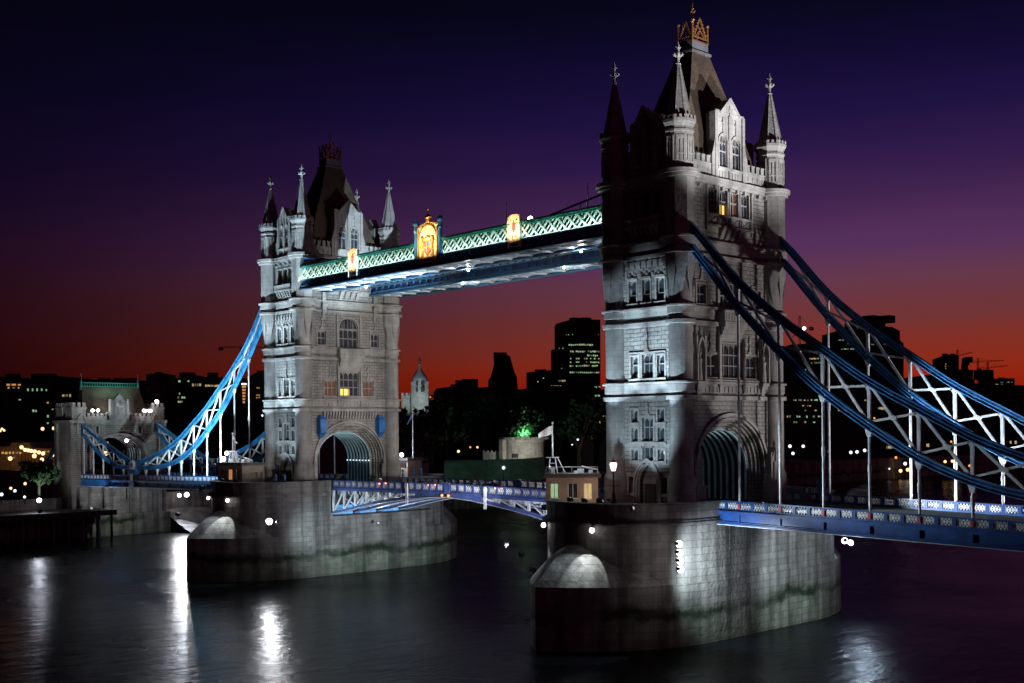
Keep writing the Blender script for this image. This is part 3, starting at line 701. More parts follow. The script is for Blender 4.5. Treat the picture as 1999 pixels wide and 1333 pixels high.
    if shore:
        # statue niches with pinnacled canopies
        for s in (-1, 1):
            n = MB(); u = s * 6.5
            for q in range(4): n.fbox(PX, u - .35 - .13 * q, u + .35 + .13 * q, -.02, .3 + .16 * q, 22.3 + .4 * q, 22.3 + .4 * (q + 1) - .003)
            n.fbox(PX, u - .85, u - .62, -.02, .8, 24, 27.2); n.fbox(PX, u + .62, u + .85, -.02, .8, 24, 27.2)
            n.sweep([PX(a_, .55, z) for a_, z in arch_pts(u - .72, u + .72, 27.2, 29.2, 'gothic', 6)], .6, .26, (1, 0, 0))
            for v in (-.8, .8): n.fbox(PX, u + v - .13, u + v + .13, .3, .75, 27.2, 29.3); n.lathe([(.2, 29.3), (.03, 30.5)], cx + WX + .5, u + v, 4)
            n.lathe([(.22, 29.2), (.1, 29.8), (.2, 29.9), (.03, 30.4)], cx + WX + .55, u, 6)
            no = n.obj("niche", 'portland', T)
            f = MB(); f.lathe([(.34, 24.0), (.3, 25.0), (.24, 25.9), (.34, 26.5), (.2, 26.75), (.12, 26.85), (.19, 27.05), (.17, 27.25), (.05, 27.4)], cx + WX + .4, u, 10); f.obj("statue", 'portland', no, True)
        # little gatehouses flanking the roadway arch
        for s in (-1, 1):
            n = MB(); u = s * 7.7
            n.fbox(PX, u - .9, u + .9, -.02, 1.5, ZB, 11.2); n.fbox(PX, u - 1.05, u + 1.05, -.02, 1.7, 11.2, 11.5)
            n.fbox(PX, u - .6, u + .6, -.02, 1.0, 11.5, 14.0)
            n.loft([[PX(u - .8, w, 14.0), PX(u + .8, w, 14.0), PX(u, w, 15.8)] for w in (-.02, 1.2)])
            for v in (-.7, .7): n.fbox(PX, u + v - .1, u + v + .1, .9, 1.15, 13.9, 15.1)
            n.lathe([(.14, 15.7), (.1, 16.1), (.2, 16.25), (.03, 16.7)], cx + WX + 1.0, u, 6)
            n.obj("gate_pier", 'portland', T)
    else:
        # dentil table, blue watch boxes, brackets under the walkways
        c = MB()
        for k in range(19):
            u = -5.4 + k * .6
            c.fbox(PX, u - .16, u + .16, -.02, .55, 21.0, 21.7); c.fbox(PX, u - .13, u + .13, -.02, .35, 20.4, 20.99)
        c.obj("dentil_table", 'portland', T)
        for s in (-1, 1):
            u = s * 6.2
            q = MB(); q.fbox(PX, u - .62, u + .62, .0, 1.25, 18.0, 20.3)
            q.loft([[PX(u - .62, 0, 18.0), PX(u + .62, 0, 18.0), PX(u + .62, 1.25, 18.0), PX(u - .62, 1.25, 18.0)], [PX(u - .3, 0, 17.1), PX(u + .3, 0, 17.1), PX(u + .3, .4, 17.1), PX(u - .3, .4, 17.1)]])
            q.loft([[PX(u - .75, -.02, 20.3), PX(u + .75, -.02, 20.3), PX(u + .75, 1.4, 20.3), PX(u - .75, 1.4, 20.3)], [PX(u - .2, -.02, 21.1), PX(u + .2, -.02, 21.1), PX(u + .2, .5, 21.1), PX(u - .2, .5, 21.1)]])
            q.obj("watch_box", 'blue', T)
            q = MB(); u = s * 5.4
            q.fbox(PX, u - .35, u + .35, -.02, .7, 38.7, 39.9); q.fbox(PX, u - .5, u + .5, -.02, 1.0, 39.9, 40.3); q.fbox(PX, u - .3, u + .3, -.02, .6, 40.3, 42.3); q.fbox(PX, u - .25, u + .25, -.02, .4, 37.9, 38.69)
            q.obj("walkway_bracket", 'portland', T)
    return T

TN = tower(CX, True, "nearer stone gothic tower on the right with brown slate roof and lit gold cresting")
TF = tower(-CX, False, "farther stone gothic tower on the left, blue boxes beside its archway")

# ------------------------------------------------------------------ piers
def pier(cx, river, label):
    T = thing("bridge_pier", (cx, 0, ZW), label, "bridge pier", "granite river piers")
    W = 10.65
    def og(n=14):                            # cutwater plan: arcs tangent to the pier sides meeting in a point
        R_, y0, th = 21.4, 10.0, math.acos(10.75 / 21.4)
        return [(W - R_ + R_ * cos(th * i / n), y0 + R_ * sin(th * i / n)) for i in range(n)] + [(0.0, 28.5)]
    og1 = og()
    plan = [(x, y) for x, y in og1] + [(-x, y) for x, y in reversed(og1[:-1])] + [(-x, -y) for x, y in og1] + [(x, -y) for x, y in reversed(og1[:-1])]
    ztop = 1.0
    m = MB(); m.prism([(cx + x, y) for x, y in plan], ZW - 2.5, ztop)
    # straight body between the cutwaters goes on up
    m.obj("pier_base", 'pier', T)
    arc = [(10.6, 10.0), (10.42, 12.6), (9.85, 15.0), (8.75, 17.6), (7.0, 19.8), (5.2, 21.3), (3.4, 22.0), (1.5, 22.3)]
    up = [(x, -y) for x, y in reversed(arc)] + arc + [(-x, y) for x, y in reversed(arc)] + [(-x, -y) for x, y in arc]
    zr = 4.2
    m = MB(); m.prism([(cx + x * .998, y * .998) for x, y in up], ztop - .05, zr)
    # upper blocks left and right of the roadway, river side open for the bascule
    q = 7.5; s = river
    blk = [(s * 10.6, q)] + [(s * x, y) for x, y in arc] + [(-s * x, y) for x, y in reversed(arc)] + [(-s * 10.6, q)]
    m.prism([(cx + x * .998, y * .998 if abs(y) > q else y) for x, y in blk], zr + .003, 7.55)
    m.prism([(cx + x * .998, -y * .998 if abs(y) > q else -y) for x, y in blk], zr + .003, 7.55)
    m.box(*sorted((cx - s * W * .998, cx + s * 6.8)), -q + .003, q - .003, zr + .003, 7.5)
    m.obj("pier_shaft", 'pier', T)
    def band(m, y_, k0, k1, z0, z1):          # string course, parapet wall, coping
        pts = [(x, y * y_) for x, y in blk]
        o = [(cx + x * k1, y * (k1 if abs(y) > q else 1)) for x, y in pts]; i = [(cx + x * k0, y * k0) if abs(y) > q else (cx + x * k0, y) for x, y in pts]
        for a in range(len(pts) - 1):
            m.hexa([(*o[a], z0), (*o[a + 1], z0), (*i[a + 1], z0), (*i[a], z0), (*o[a], z1), (*o[a + 1], z1), (*i[a + 1], z1), (*i[a], z1)])
    for y_ in (1, -1):
        m = MB()
        for c_ in ((.90, 1.03, 7.55, 7.8), (.90, 1.015, 7.8, 8.05), (.955, .999, 8.05, 9.75), (.945, 1.012, 9.75, 9.98)): band(m, y_, *c_)
        m.obj("parapet", 'pier', T)
    m = MB()
    for y_ in (1, -1): m.prism([(cx + x * .96, y * y_ * (.96 if abs(y) > q else 1)) for x, y in blk], 7.9, 8.85)
    m.box(cx - W * .96, cx + W * .96, -q - .002, q + .002, 7.85, ZB - .03)
    m.obj("paving", 'paving', T)
    # half-dome caps of the cutwaters
    for y_ in (1, -1):
        base = [p for p in og1 if p[0] < 9.4]; full = base + [(-x, y) for x, y in reversed(base[:-1])]
        rings = []; n = 10
        for k in range(n + 1):
            sh = 1 - k / n
            rings.append([(cx + x * max(sh, .02), y_ * (21.5 + (y - 21.5) * max(sh, .02)), ztop - .004 + 4.45 * (1 - sh ** 1.7)) for x, y in full])
        m = MB(); m.loft(rings, False, True); m.obj("cutwater_cap", 'pier', T, True)
    # gallery and blue-lit windows in the bascule recess
    X = cx + s * (W + .02)
    m = MB(); m.box(*sorted((X - s * .3, X + s * .9)), -7.2, 13.0, 3.95, 4.15)
    for k in range(18):
        y = -7.1 + k * 1.18; m.tube((X + s * .85, y, 4.15), (X + s * .85, y, 5.25), .035, n=5)
    for z in (4.7, 5.25): m.tube((X + s * .85, -7.2, z), (X + s * .85, 13.0, z), .035, n=5)
    m.obj("gallery", 'dark', T)
    for k in range(4):
        y = -6.6 + k * 4.9
        if y > 7: continue
        m = MB(); m.box(*sorted((X - s * 1.0, X + s * .05)), y, y + 3.4, 4.2, 5.7); m.obj("lit_opening", 'wblue', T)
    return T
PN = pier(CX, -1, "nearer granite pier with four stacked flood lamps on its corner")
PF = pier(-CX, 1, "farther granite pier with a single flood lamp on its corner")

# ------------------------------------------------------------------ parapet panels
def ipl(tab, x):
    for (x0, y0), (x1, y1) in zip(tab, tab[1:]):
        if x <= x1: return y0 + (y1 - y0) * (x - x0) / (x1 - x0)
    return tab[-1][1]
def hermite(tab, x):
    n = len(tab)
    for i in range(n - 1):
        if x <= tab[i + 1][0] or i == n - 2:
            x0, y0 = tab[i]; x1, y1 = tab[i + 1]; h = x1 - x0
            sl = lambda a, b: (tab[b][1] - tab[a][1]) / (tab[b][0] - tab[a][0])
            d = (y1 - y0) / h
            m0 = (sl(i - 1, i) + d) / 2 if i > 0 else d
            m1 = (d + sl(i + 1, i + 2)) / 2 if i < n - 2 else d
            t_ = min(max((x - x0) / h, 0), 1)
            return (2 * t_ ** 3 - 3 * t_ ** 2 + 1) * y0 + (t_ ** 3 - 2 * t_ ** 2 + t_) * h * m0 + (-2 * t_ ** 3 + 3 * t_ ** 2) * y1 + (t_ ** 3 - t_ ** 2) * h * m1
_panels = {}
def panel_proto(L, h, bm, lm):
    """one cast parapet panel about the origin: blue frame (mesh a) and pale fretwork (mesh b)"""
    k = (round(L, 2), h, bm)
    if k in _panels: return _panels[k]
    a = MB()
    a.box(-L / 2, L / 2, -.11, .11, h - .16, h); a.box(-L / 2, L / 2, -.09, .09, 0, .2)
    a.box(-L / 2, -L / 2 + .2, -.12, .12, .2, h - .16); a.box(L / 2 - .2, L / 2, -.1, .1, .2, h - .16)
    b_ = MB(); x0, x1, z0, z1 = -L / 2 + .2, L / 2 - .2, .2, h - .16
    cx_, cz = 0, (z0 + z1) / 2
    n = 4 if L > 1.75 else 3
    st = (x1 - x0) / n; t_ = .04
    for i in range(n):
        u = x0 + st * (i + .5)
        b_.bar((u - st / 2, 0, z0), (u + st / 2, 0, z1), t_, .06, (0, 1, 0)); b_.bar((u - st / 2, 0, z1), (u + st / 2, 0, z0), t_ + .006, .06, (0, 1, 0))
        r = min(st, z1 - z0) * .3
        ring = [(u + r * cos(q), 0, cz + r * sin(q)) for q in [2 * pi * j / 10 for j in range(11)]]
        b_.sweep(ring, .07, .06, (0, 1, 0))
    b_.bar((x0, 0, cz), (x1, 0, cz), .04, .05, (0, 1, 0))
    A = a.obj("parapet_panel", bm); B = b_.obj("fretwork", lm)
    _panels[k] = (A.data, B.data)
    bpy.data.objects.remove(A); bpy.data.objects.remove(B)
    return _panels[k]
def put_panel(parent, data, p, ang):
    a = bpy.data.objects.new("parapet_panel", data[0]); b_ = bpy.data.objects.new("fretwork", data[1])
    COL.objects.link(a); COL.objects.link(b_)
    a.parent = parent; a.location = Vector(p) - rootloc(parent); a.rotation_euler = (0, ang, 0); b_.parent = a
    return a

# ------------------------------------------------------------------ bascule leaves
BOT = [(0, 8.35), (6, 8.02), (10, 7.6), (14.4, 7.05), (18, 6.55), (22, 5.85), (26, 5.0), (31.5, 4.15)]
PT = lambda x: 10.32 - .30 * (abs(x) / 30.0)          # top of the parapet
def leaf(s, label):
    T = thing("bascule_leaf", (s * 15.0, 0, 8.9), label, "bascule", "opening bascule leaves")
    xs = [.12 + (30.4 - .12) * i / 30 for i in range(31)]
    d = MB(); d.loft([[(s * x, -7.1, PT(x) - 1.22), (s * x, 7.1, PT(x) - 1.22), (s * x, 7.1, PT(x) - 1.5), (s * x, -7.1, PT(x) - 1.5)] for x in (xs[0], xs[15], xs[-1])]); d.obj("roadway", 'asphalt', T)
    for y in (-7.15, 7.15, -2.4, 2.4):
        out = abs(y) > 7
        g = MB()
        zt = lambda x: PT(x) - (1.28 if out else 1.52)
        g.sweep([(s * x, y, zt(x) - .22) for x in xs], .32, .42, (0, 1, 0))
        g.sweep([(s * x, y, ipl(BOT, x) + .24) for x in xs], .4, .42, (0, 1, 0))
        # the shallow end near the joint is plated
        pts = [x for x in xs if x < 8.2]
        for a, b_ in zip(pts, pts[1:]): g.hexa([(s * a, y - .05, ipl(BOT, a) + .3), (s * b_, y - .05, ipl(BOT, b_) + .3), (s * b_, y + .05, ipl(BOT, b_) + .3), (s * a, y + .05, ipl(BOT, a) + .3), (s * a, y - .05, zt(a) - .3), (s * b_, y - .05, zt(b_) - .3), (s * b_, y + .05, zt(b_) - .3), (s * a, y + .05, zt(a) - .3)])
        g.obj("main_girder", 'deepblue', T)
        if out or True:
            w = MB(); nodes = [8.2 + 3.15 * k for k in range(8)]
            for i, x in enumerate(nodes):
                if x > 30.3: continue
                w.box(*sorted((s * x - .2, s * x + .2)), y - .16, y + .16, ipl(BOT, x) + .45, zt(x) - .43)
                if i < len(nodes) - 1:
                    x2 = min(nodes[i + 1], 30.3)
                    w.bar((s * (x + .2), y, zt(x) - .5), (s * (x2 - .2), y, ipl(BOT, x2) + .5), .24, .26, (0, 1, 0))
            w.obj("truss_web", 'white', T)
    f = MB()
    for y in (-7.15, 7.15, -2.4, 2.4): f.sweep([(s * x, y, ipl(BOT, x) - .02) for x in xs], .95, .07, (0, 1, 0))
    f.obj("bottom_flange", 'white', T)
    cb = MB()
    for k in range(9):
        x = 4 + 3.15 * k
        z = PT(x) - 1.75
        cb.box(s * x - .14, s * x + .14, -6.95, 6.95, z - .5, z)
        if x > 12: cb.bar((s * x, -6.9, z - .5), (s * x, -2.5, ipl(BOT, x) + .5), .16, .2, (1, 0, 0)); cb.bar((s * x, 6.9, z - .5), (s * x, 2.5, ipl(BOT, x) + .5), .16, .2, (1, 0, 0))
    cb.obj("cross_beam", 'white', T)
    n = 17; L = (30.2 - .7) / n
    dat = panel_proto(L - .01, 1.2, 'deepblue', 'white')
    for y in (-7.15, 7.15):
        for k in range(n):
            x = .7 + L * (k + .5)
            put_panel(T, dat, (s * x, y, PT(x) - 1.2), s * .01)
    for y in (-7.15, 7.15):
        p = MB(); p.box(*sorted((s * .08, s * .62)), y - .2, y + .2, PT(0) - 2.1, PT(0) + .12); p.obj("end_post", 'deepblue', T)
    # navigation boards and joint lamps
    x = 9.5 if s < 0 else 8.9
    p = MB(); p.box(*sorted((s * x - .25, s * x + .25)), -7.6, -7.45, PT(x) - 3.3, PT(x) - .1); p.obj("navigation_board", 'white', T)
    p = MB(); p.sphere((s * .75 - .1, -7.55, 8.55), .2, 8, 6); p.obj("joint_lamp", 'orange', T)
    return T
LN = leaf(1, "nearer bascule leaf reaching left from the near pier, lattice parapet and white truss")
LF = leaf(-1, "farther bascule leaf reaching right from the far pier, with bright white underside")

# ------------------------------------------------------------------ side spans
ZT = lambda x: 10.12 - (abs(x) - 48) * .0172
def side_span(s, label):
    T = thing("suspended_deck", (s * 90, 0, 8.0), label, "bridge deck", "suspended side spans")
    x0, x1 = (47.0 if s > 0 else 51.0), 131.8
    x0 = 46.6
    d = MB(); d.loft([[(s * x, -9.0, ZT(x) - 1.15), (s * x, 9.0, ZT(x) - 1.15), (s * x, 9.0, ZT(x) - 1.6), (s * x, -9.0, ZT(x) - 1.6)] for x in (x0, x1)]); d.obj("roadway", 'asphalt', T)
    for y in (-9.3, 9.3):
        o = 1 if y > 0 else -1
        g = MB()
        for (za, zb, ya, yb) in ((-1.12, -1.3, 0, .42), (-1.3, -1.55, 0, .25), (-1.55, -2.35, -.05, .02), (-2.35, -2.5, -.1, .25), (-2.5, -2.68, -.15, .45)):
            ys = sorted((y + o * (ya - .3), y + o * yb))
            g.loft([[(s * x, ys[0], ZT(x) + zb), (s * x, ys[1], ZT(x) + zb), (s * x, ys[1], ZT(x) + za - .003), (s * x, ys[0], ZT(x) + za - .003)] for x in (x0, x1)])
        for k in range(15):
            x = 54.5 + 5.4 * k
            g.box(s * x - .12, s * x + .12, min(y, y + o * .2), max(y, y + o * .2), ZT(x) - 2.34, ZT(x) - 1.56)
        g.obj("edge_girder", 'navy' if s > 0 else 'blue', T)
        l = MB(); ys = sorted((y + o * .1, y + o * .44)); l.loft([[(s * x, ys[0], ZT(x) - 2.76), (s * x, ys[1], ZT(x) - 2.76), (s * x, ys[1], ZT(x) - 2.69), (s * x, ys[0], ZT(x) - 2.69)] for x in (x0, x1)]); l.obj("lower_flange", 'white', T)
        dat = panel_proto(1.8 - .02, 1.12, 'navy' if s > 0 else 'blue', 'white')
        k = 0
        while True:
            x = 50.0 + 1.8 * k
            if x > 131: break
            put_panel(T, dat, (s * x, y, ZT(x) - 1.12), s * .0172)
            k += 1
        for k in range(-1, 15):
            x = 54.5 + 5.4 * k
            if abs(x - 103.1) < 1: continue
            p = MB(); yy = sorted((y + o * .1, y + o * .16)); p.box(s * x - .16, s * x + .16, yy[0], yy[1], ZT(x) - .85, ZT(x) - .3)
            p.obj("red_shield", 'red', T)
    c = MB()
    for k in range(15):
        x = 54.5 + 5.4 * k
        c.box(s * x - .18, s * x + .18, -9.0, 9.0, ZT(x) - 2.5, ZT(x) - 1.61)
    c.obj("cross_girder", 'blue', T)
    return T
DR = side_span(1, "near side span deck leaving the picture at right, blue parapets with red shields")
DL = side_span(-1, "far side span deck between farther tower and the abutment gatehouse")

# ------------------------------------------------------------------ suspension chains
UP = [(46.0, 43.5), (48, 41.9), (54.4, 34.9), (60.2, 30.1), (65.6, 26.4), (70.8, 22.9), (76.4, 19.9), (81.6, 17.2), (86.9, 15.2), (92.3, 13.7), (97.7, 12.5), (103.5, 11.55)]
LO = [(46.0, 41.6), (48.2, 39.3), (54.5, 32.0), (60.2, 26.4), (65.5, 21.9), (71, 18.2), (76.3, 15.1), (81.6, 13.0), (86.9, 11.75), (92.3, 11.1), (97.7, 10.85), (103.5, 11.15)]
UP2 = [(103.5, 11.55), (108.5, 13.0), (113.9, 14.6), (119.3, 16.25), (124.7, 18.0), (132.5, 20.6)]
LO2 = [(103.5, 11.15), (108.5, 10.75), (113.9, 11.35), (119.3, 12.95), (124.7, 15.1), (132.5, 19.1)]
def chain(s, y, label):
    T = thing("suspension_chain", (s * 103.5, y, 8.0), label, "suspension chain", "trussed suspension chains")
    def path(tab, a, b_, n): return [(s * x, y, hermite(tab, x)) for x in [a + (b_ - a) * i / n for i in range(n + 1)]]
    for nm, t1, t2 in (("upper_chord", UP, UP2), ("lower_chord", LO, LO2)):
        m = MB(); fl = MB()
        for tab, a, b_, n in ((t1, 46.0, 103.5, 34), (t2, 103.5, 132.6, 14)):
            p = path(tab, a, b_, n)
            m.sweep(p, .26, .66, (0, 1, 0)); fl.sweep(p, .58, .09, (0, 1, 0), .36); fl.sweep(p, .58, .09, (0, 1, 0), -.36)
            fl.sweep(p, .44, .09, (0, 1, 0), .0)
            for i in range(1, len(p) - 1, 3): m.bar(Vector(p[i]) - (Vector(p[i + 1]) - Vector(p[i - 1])).normalized() * .3, Vector(p[i]) + (Vector(p[i + 1]) - Vector(p[i - 1])).normalized() * .3, .36, .6, (0, 1, 0))
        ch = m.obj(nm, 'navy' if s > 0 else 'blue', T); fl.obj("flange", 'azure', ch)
    nodes = [54.5 + 5.4 * k for k in range(15)]
    def zz(x): return (hermite(UP, x), hermite(LO, x)) if x <= 103.5 else (hermite(UP2, x), hermite(LO2, x))
    seq = [49.6] + [x for x in nodes if abs(x - 103.1) > 1]
    for i, x in enumerate(nodes):
        if abs(x - 103.1) < 1: continue
        zu, zl = zz(x)
        if zu - zl > .9:
            v = MB(); v.box(s * x - .16, s * x + .16, y - .14, y + .14, zl + .3, zu - .3)
            v.loft([[(s * x - .5, y - .1, zu - .4), (s * x + .5, y - .1, zu - .4), (s * x + .5, y + .1, zu - .4), (s * x - .5, y + .1, zu - .4)], [(s * x - .16, y - .1, zu - 1.0), (s * x + .16, y - .1, zu - 1.0), (s * x + .16, y + .1, zu - 1.0), (s * x - .16, y + .1, zu - 1.0)]])
            v.obj("vertical_strut", 'white', T)
        # hanger with its bracket and sleeve
        zd = ZT(x) - .02; h = MB(); zb = zl - .35
        h.loft([[(s * x - .42, y - .2, zb), (s * x + .42, y - .2, zb), (s * x + .42, y + .2, zb), (s * x - .42, y + .2, zb)], [(s * x - .2, y - .16, zb - .75), (s * x + .2, y - .16, zb - .75), (s * x + .2, y + .16, zb - .75), (s * x - .2, y + .16, zb - .75)]]) if zb - .8 > zd else None
        h.tube((s * x, y, max(zb - .6, zd + .05)), (s * x, y, zd), .145, n=10)
        zm = (zb + zd) / 2
        if zb - zd > 3: h.tube((s * x, y, zm - .5), (s * x, y, zm + .5), .2, n=10)
        h.obj("hanger_rod", 'white', T, True)
    for x, x2 in zip(seq, seq[1:]):
        if x < 103 and x2 > 104: continue
        (u1, l1), (u2, l2) = zz(x), zz(x2)
        if min(u1 - l1, u2 - l2) < .8 and x > 60: continue
        d = MB(); sd = (0, 1, 0); dx = .2
        A, B = (s * (x + dx), y, u1 - .45), (s * (x2 - dx), y, l2 + .45)
        d.bar(A, B, .24, .28, sd); d.obj("diagonal_brace", 'white', T)
        d = MB(); A2, B2 = (s * (x + dx), y, l1 + .45), (s * (x2 - dx), y, u2 - .45)
        d.bar(A2, B2, .2, .24, sd)
        # gusset where the braces cross
        a, b_, c, e = Vector(A), Vector(B), Vector(A2), Vector(B2)
        den = (b_.x - a.x) * (e.z - c.z) - (b_.z - a.z) * (e.x - c.x)
        if abs(den) > 1e-3:
            t_ = ((c.x - a.x) * (e.z - c.z) - (c.z - a.z) * (e.x - c.x)) / den; q = a + (b_ - a) * t_
            g_ = (b_ - a).normalized(); k = (e - c).normalized()
            d.loft([[q + g_ * .5 + Vector((0, o, 0)), q + k * .5 + Vector((0, o, 0)), q - g_ * .5 + Vector((0, o, 0)), q - k * .5 + Vector((0, o, 0))] for o in (-.15, .15)])
        d.obj("diagonal_brace", 'white', T)
    # link pin with its roundel
    m = MB(); x = s * 103.5
    m.tube((x, y - .6, 11.35), (x, y + .6, 11.35), 1.0, n=20); m.obj("link_pin", 'white', T)
    m = MB(); m.tube((x, y - .66, 11.35), (x, y + .66, 11.35), .55, n=20); m.obj("roundel", 'red', T)
    m = MB(); m.box(x - .9, x + .9, y - .55, y + .55, 6.4, 10.4); m.box(x - 1.1, x + 1.1, y - .7, y + .7, 9.6, 10.0); m.obj("link_pedestal", 'blue', T)
    m = MB(); m.box(x - .7, x + .7, y - .6, y + .6, 8.0, 9.5); m.obj("pedestal_panel", 'white', T)
    # straight tie behind the abutment
    m = MB(); p = [(s * 141.5, y, 18.9), (s * 160, y, 6.4)]
    m.bar(*p, .5, 1.0, (0, 1, 0)); m.obj("anchor_tie", 'blue', T)
    return T
chain(1, -HY, "nearest trussed chain falling from the right tower across the roadway arch")
chain(1, HY, "second trussed chain of the near span, against the red sky at far right")
chain(-1, -HY, "bright blue trussed chain sweeping up to the left side of the farther tower")
chain(-1, HY, "far trussed chain mostly hidden behind the farther tower and the gatehouse")

# ------------------------------------------------------------------ high level walkways
def walkway(s, label):
    T = thing("high_walkway", (0, s * 7.5, 42.4), label, "walkway", "high level walkways")
    yo, yi = s * 10.1, s * 4.8
    xa, xb = -37.4, 37.4
    B = lambda m, x0, x1, y0, y1, z0, z1: m.box(x0, x1, min(y0, y1), max(y0, y1), z0, z1)
    for y, out in ((yo, True), (yi, False)):
        o = s if out else -s
        g = MB()
        B(g, xa, xb, y - o * .1, y + o * .34, 42.75, 42.98); B(g, xa, xb, y - o * .1, y + o * .1, 42.45, 42.748); B(g, xa, xb, y - o * .35, y + o * .44, 42.3, 42.45)
        B(g, xa, xb, y - o * .08, y + o * .22, 43.78, 43.98)
        n = 42
        for k in range(n + 1):
            x = xa + (xb - xa) * k / n
            B(g, x - .07, x + .07, y - o * .05, y + o * .2, 42.985, 43.775)
            if k % 2 == 0: B(g, x - .1, x + .1, y + o * .11, y + o * .3, 42.46, 42.745)
        g.obj("lower_girder", 'steel', T)
        w = MB(); B(w, xa, xb, y - o * .3, y - o * .22, 42.99, 43.77); w.obj("web_plate", 'deepblue', T)
        l = MB(); n = 42; st = (xb - xa) / n
        for k in range(n):
            x = xa + st * k
            l.bar((x, y, 43.98), (x + st, y, 45.82), .1, .27, (0, 1, 0)); l.bar((x, y + o * .06, 45.82), (x + st, y + o * .06, 43.98), .1, .27, (0, 1, 0))
            l.bar((x + st / 2, y - o * .05, 43.98), (x + st * 1.5, y - o * .05, 45.82), .06, .16, (0, 1, 0)) if k < n - 1 else None
        B(l, xa, xb, y - o * .1, y + o * .12, 43.984, 44.1)
        l.obj("lattice", 'teal', T)
        c = MB(); B(c, xa, xb, y - o * .2, y + o * .25, 45.8, 46.05); B(c, xa, xb, y - o * .35, y + o * .4, 46.05, 46.2); B(c, xa, xb, y - o * .3, y + o * .2, 46.203, 46.38)
        c.obj("top_chord", 'green', T)
    r = MB(); r.loft([[(x, yo, 46.3), (x, (yo + yi) / 2, 46.85), (x, yi, 46.3), (x, yi, 46.15), (x, yo, 46.15)] for x in (xa, xb)]); r.obj("roof", 'lead', T)
    f = MB(); B(f, xa, xb, yo - s * .4, yi + s * .4, 43.3, 43.45); f.obj("floor", 'deepblue', T)
    u = MB(); n = 18; st = (xb - xa) / n; z = 42.42
    for k in range(n + 1):
        x = xa + st * k; B(u, x - .1, x + .1, yo - s * .36, yi + s * .36, z, z + .3)
        if k < n:
            
            for q in range(2):
                ya_, yb_ = yo - s * .4 + (yi - yo + s * .8) * q / 2, yo - s * .4 + (yi - yo + s * .8) * (q + 1) / 2
                u.bar((x, ya_, z + .15), (x + st, yb_, z + .15), .12, .12); u.bar((x, yb_, z + .17), (x + st, ya_, z + .17), .12, .12)
            u.box(x + .1, x + st - .1, min(yo, yi) + .4, max(yo, yi) - .4, z + .26, z + .32)
    B(u, xa, xb, (yo + yi) / 2 - .08, (yo + yi) / 2 + .08, z + .05, z + .2)
    u.obj("under_bracing", 'white', T)
    # plates behind the lattice (the glazed passage wall)
    gl = MB(); B(gl, xa, xb, yo - s * .55, yo - s * .5, 43.46, 45.9); B(gl, xa, xb, yi + s * .55, yi + s * .5, 43.46, 45.9); gl.obj("glazing", 'glass', T)
    # stay bars to the towers
    st_ = MB(); 
    for e in (-1, 1): st_.bar((e * 36.6, yo + s * .1, 47.9), (e * 25.5, yo + s * .1, 46.35), .16, .22, (0, 1, 0)); st_.tube((e * 31, yo + s * .1, 46.3), (e * 31, yo + s * .1, 47.2), .06, n=6)
    st_.obj("stay_bar", 'blue', T)
    if s < 0:
        # royal-style arms panel in the middle of the span: gilt frame, supporters, shield, crown
        yf = yo - .36
        P = lambda u, w, z: (u, yf - w, z)
        m = MB(); m.fbox(P, -2.5, 2.5, -.3, .0, 43.0, 48.2)
        m.loft([[P(-2.5, w, 48.2), P(2.5, w, 48.2), P(1.2, w, 48.75), P(0, w, 49.2), P(-1.2, w, 48.75)] for w in (-.3, .0)])
        pn = m.obj("arms_panel", mat("warm_cream", (.8, .66, .42), .6), T)
        m = MB()
        for sx in (-1, 1): m.fbox(P, sx * 2.2 - .12, sx * 2.2 + .12, .0, .16, 43.2, 48.0)
        m.sweep([P(u, .08, z) for u, z in arch_pts(-2.0, 2.0, 46.6, 48.6, 'gothic', 6)], .18, .16, (0, 1, 0))
        for k in range(11): m.fbox(P, -2.4 + k * .46, -2.24 + k * .46, -.1, .08, 48.25 + .5 * (1 - abs(k - 5) / 5), 48.6 + .5 * (1 - abs(k - 5) / 5))
        # shield rim and garter
        rim = [P(u, .14, z) for u, z in ((-.85, 46.2), (-.85, 45.2), (-.55, 44.5), (0, 44.1), (.55, 44.5), (.85, 45.2), (.85, 46.2), (-.85, 46.2))]
        m.sweep(rim, .14, .12, (0, 1, 0)); m.fbox(P, -.05, .05, .05, .2, 44.2, 46.2); m.fbox(P, -.8, .8, .05, .2, 45.2, 45.3)
        for sx in (-1, 1):              # rampant supporters as carved relief
            b_ = [(1.15, 43.9), (1.2, 44.6), (1.05, 45.2), (1.2, 45.8), (1.3, 46.3)]
            for (u1, z1), (u2, z2) in zip(b_, b_[1:]): m.tube(P(sx * u1, .12, z1), P(sx * u2, .12, z2), .24, .22, 7)
            m.sphere(P(sx * 1.2, .16, 46.6), .27, 8, 6); m.tube(P(sx * 1.1, .15, 45.8), P(sx * .8, .18, 46.0), .1, .08, 6); m.tube(P(sx * 1.1, .15, 45.3), P(sx * .8, .18, 45.1), .1, .08, 6)
            m.tube(P(sx * 1.2, .12, 44.1), P(sx * 1.6, .12, 43.6), .14, .1, 6); m.tube(P(sx * 1.4, .12, 44.8), P(sx * 1.8, .12, 45.7), .06, .1, 6)
        m.fbox(P, -1.6, 1.6, .03, .2, 43.35, 43.6)
        for k in range(7): m.sphere(P(-1.5 + k * .5, .12, 43.5), .14, 6, 4)
        for k in range(5): m.sphere(P(-.6 + k * .3, .15, 46.6 + .25 * (1 - abs(k - 2) / 2)), .16, 6, 5)
        m.obj("arms_carving", mat("aged_gilding", (.5, .27, .07), .5, .2), pn)
        m = MB(); m.fbox(P, -.78, -.07, .02, .1, 45.32, 46.12); m.fbox(P, .07, .7, .02, .1, 44.5, 45.18); m.obj("shield_quarter", 'red', pn)
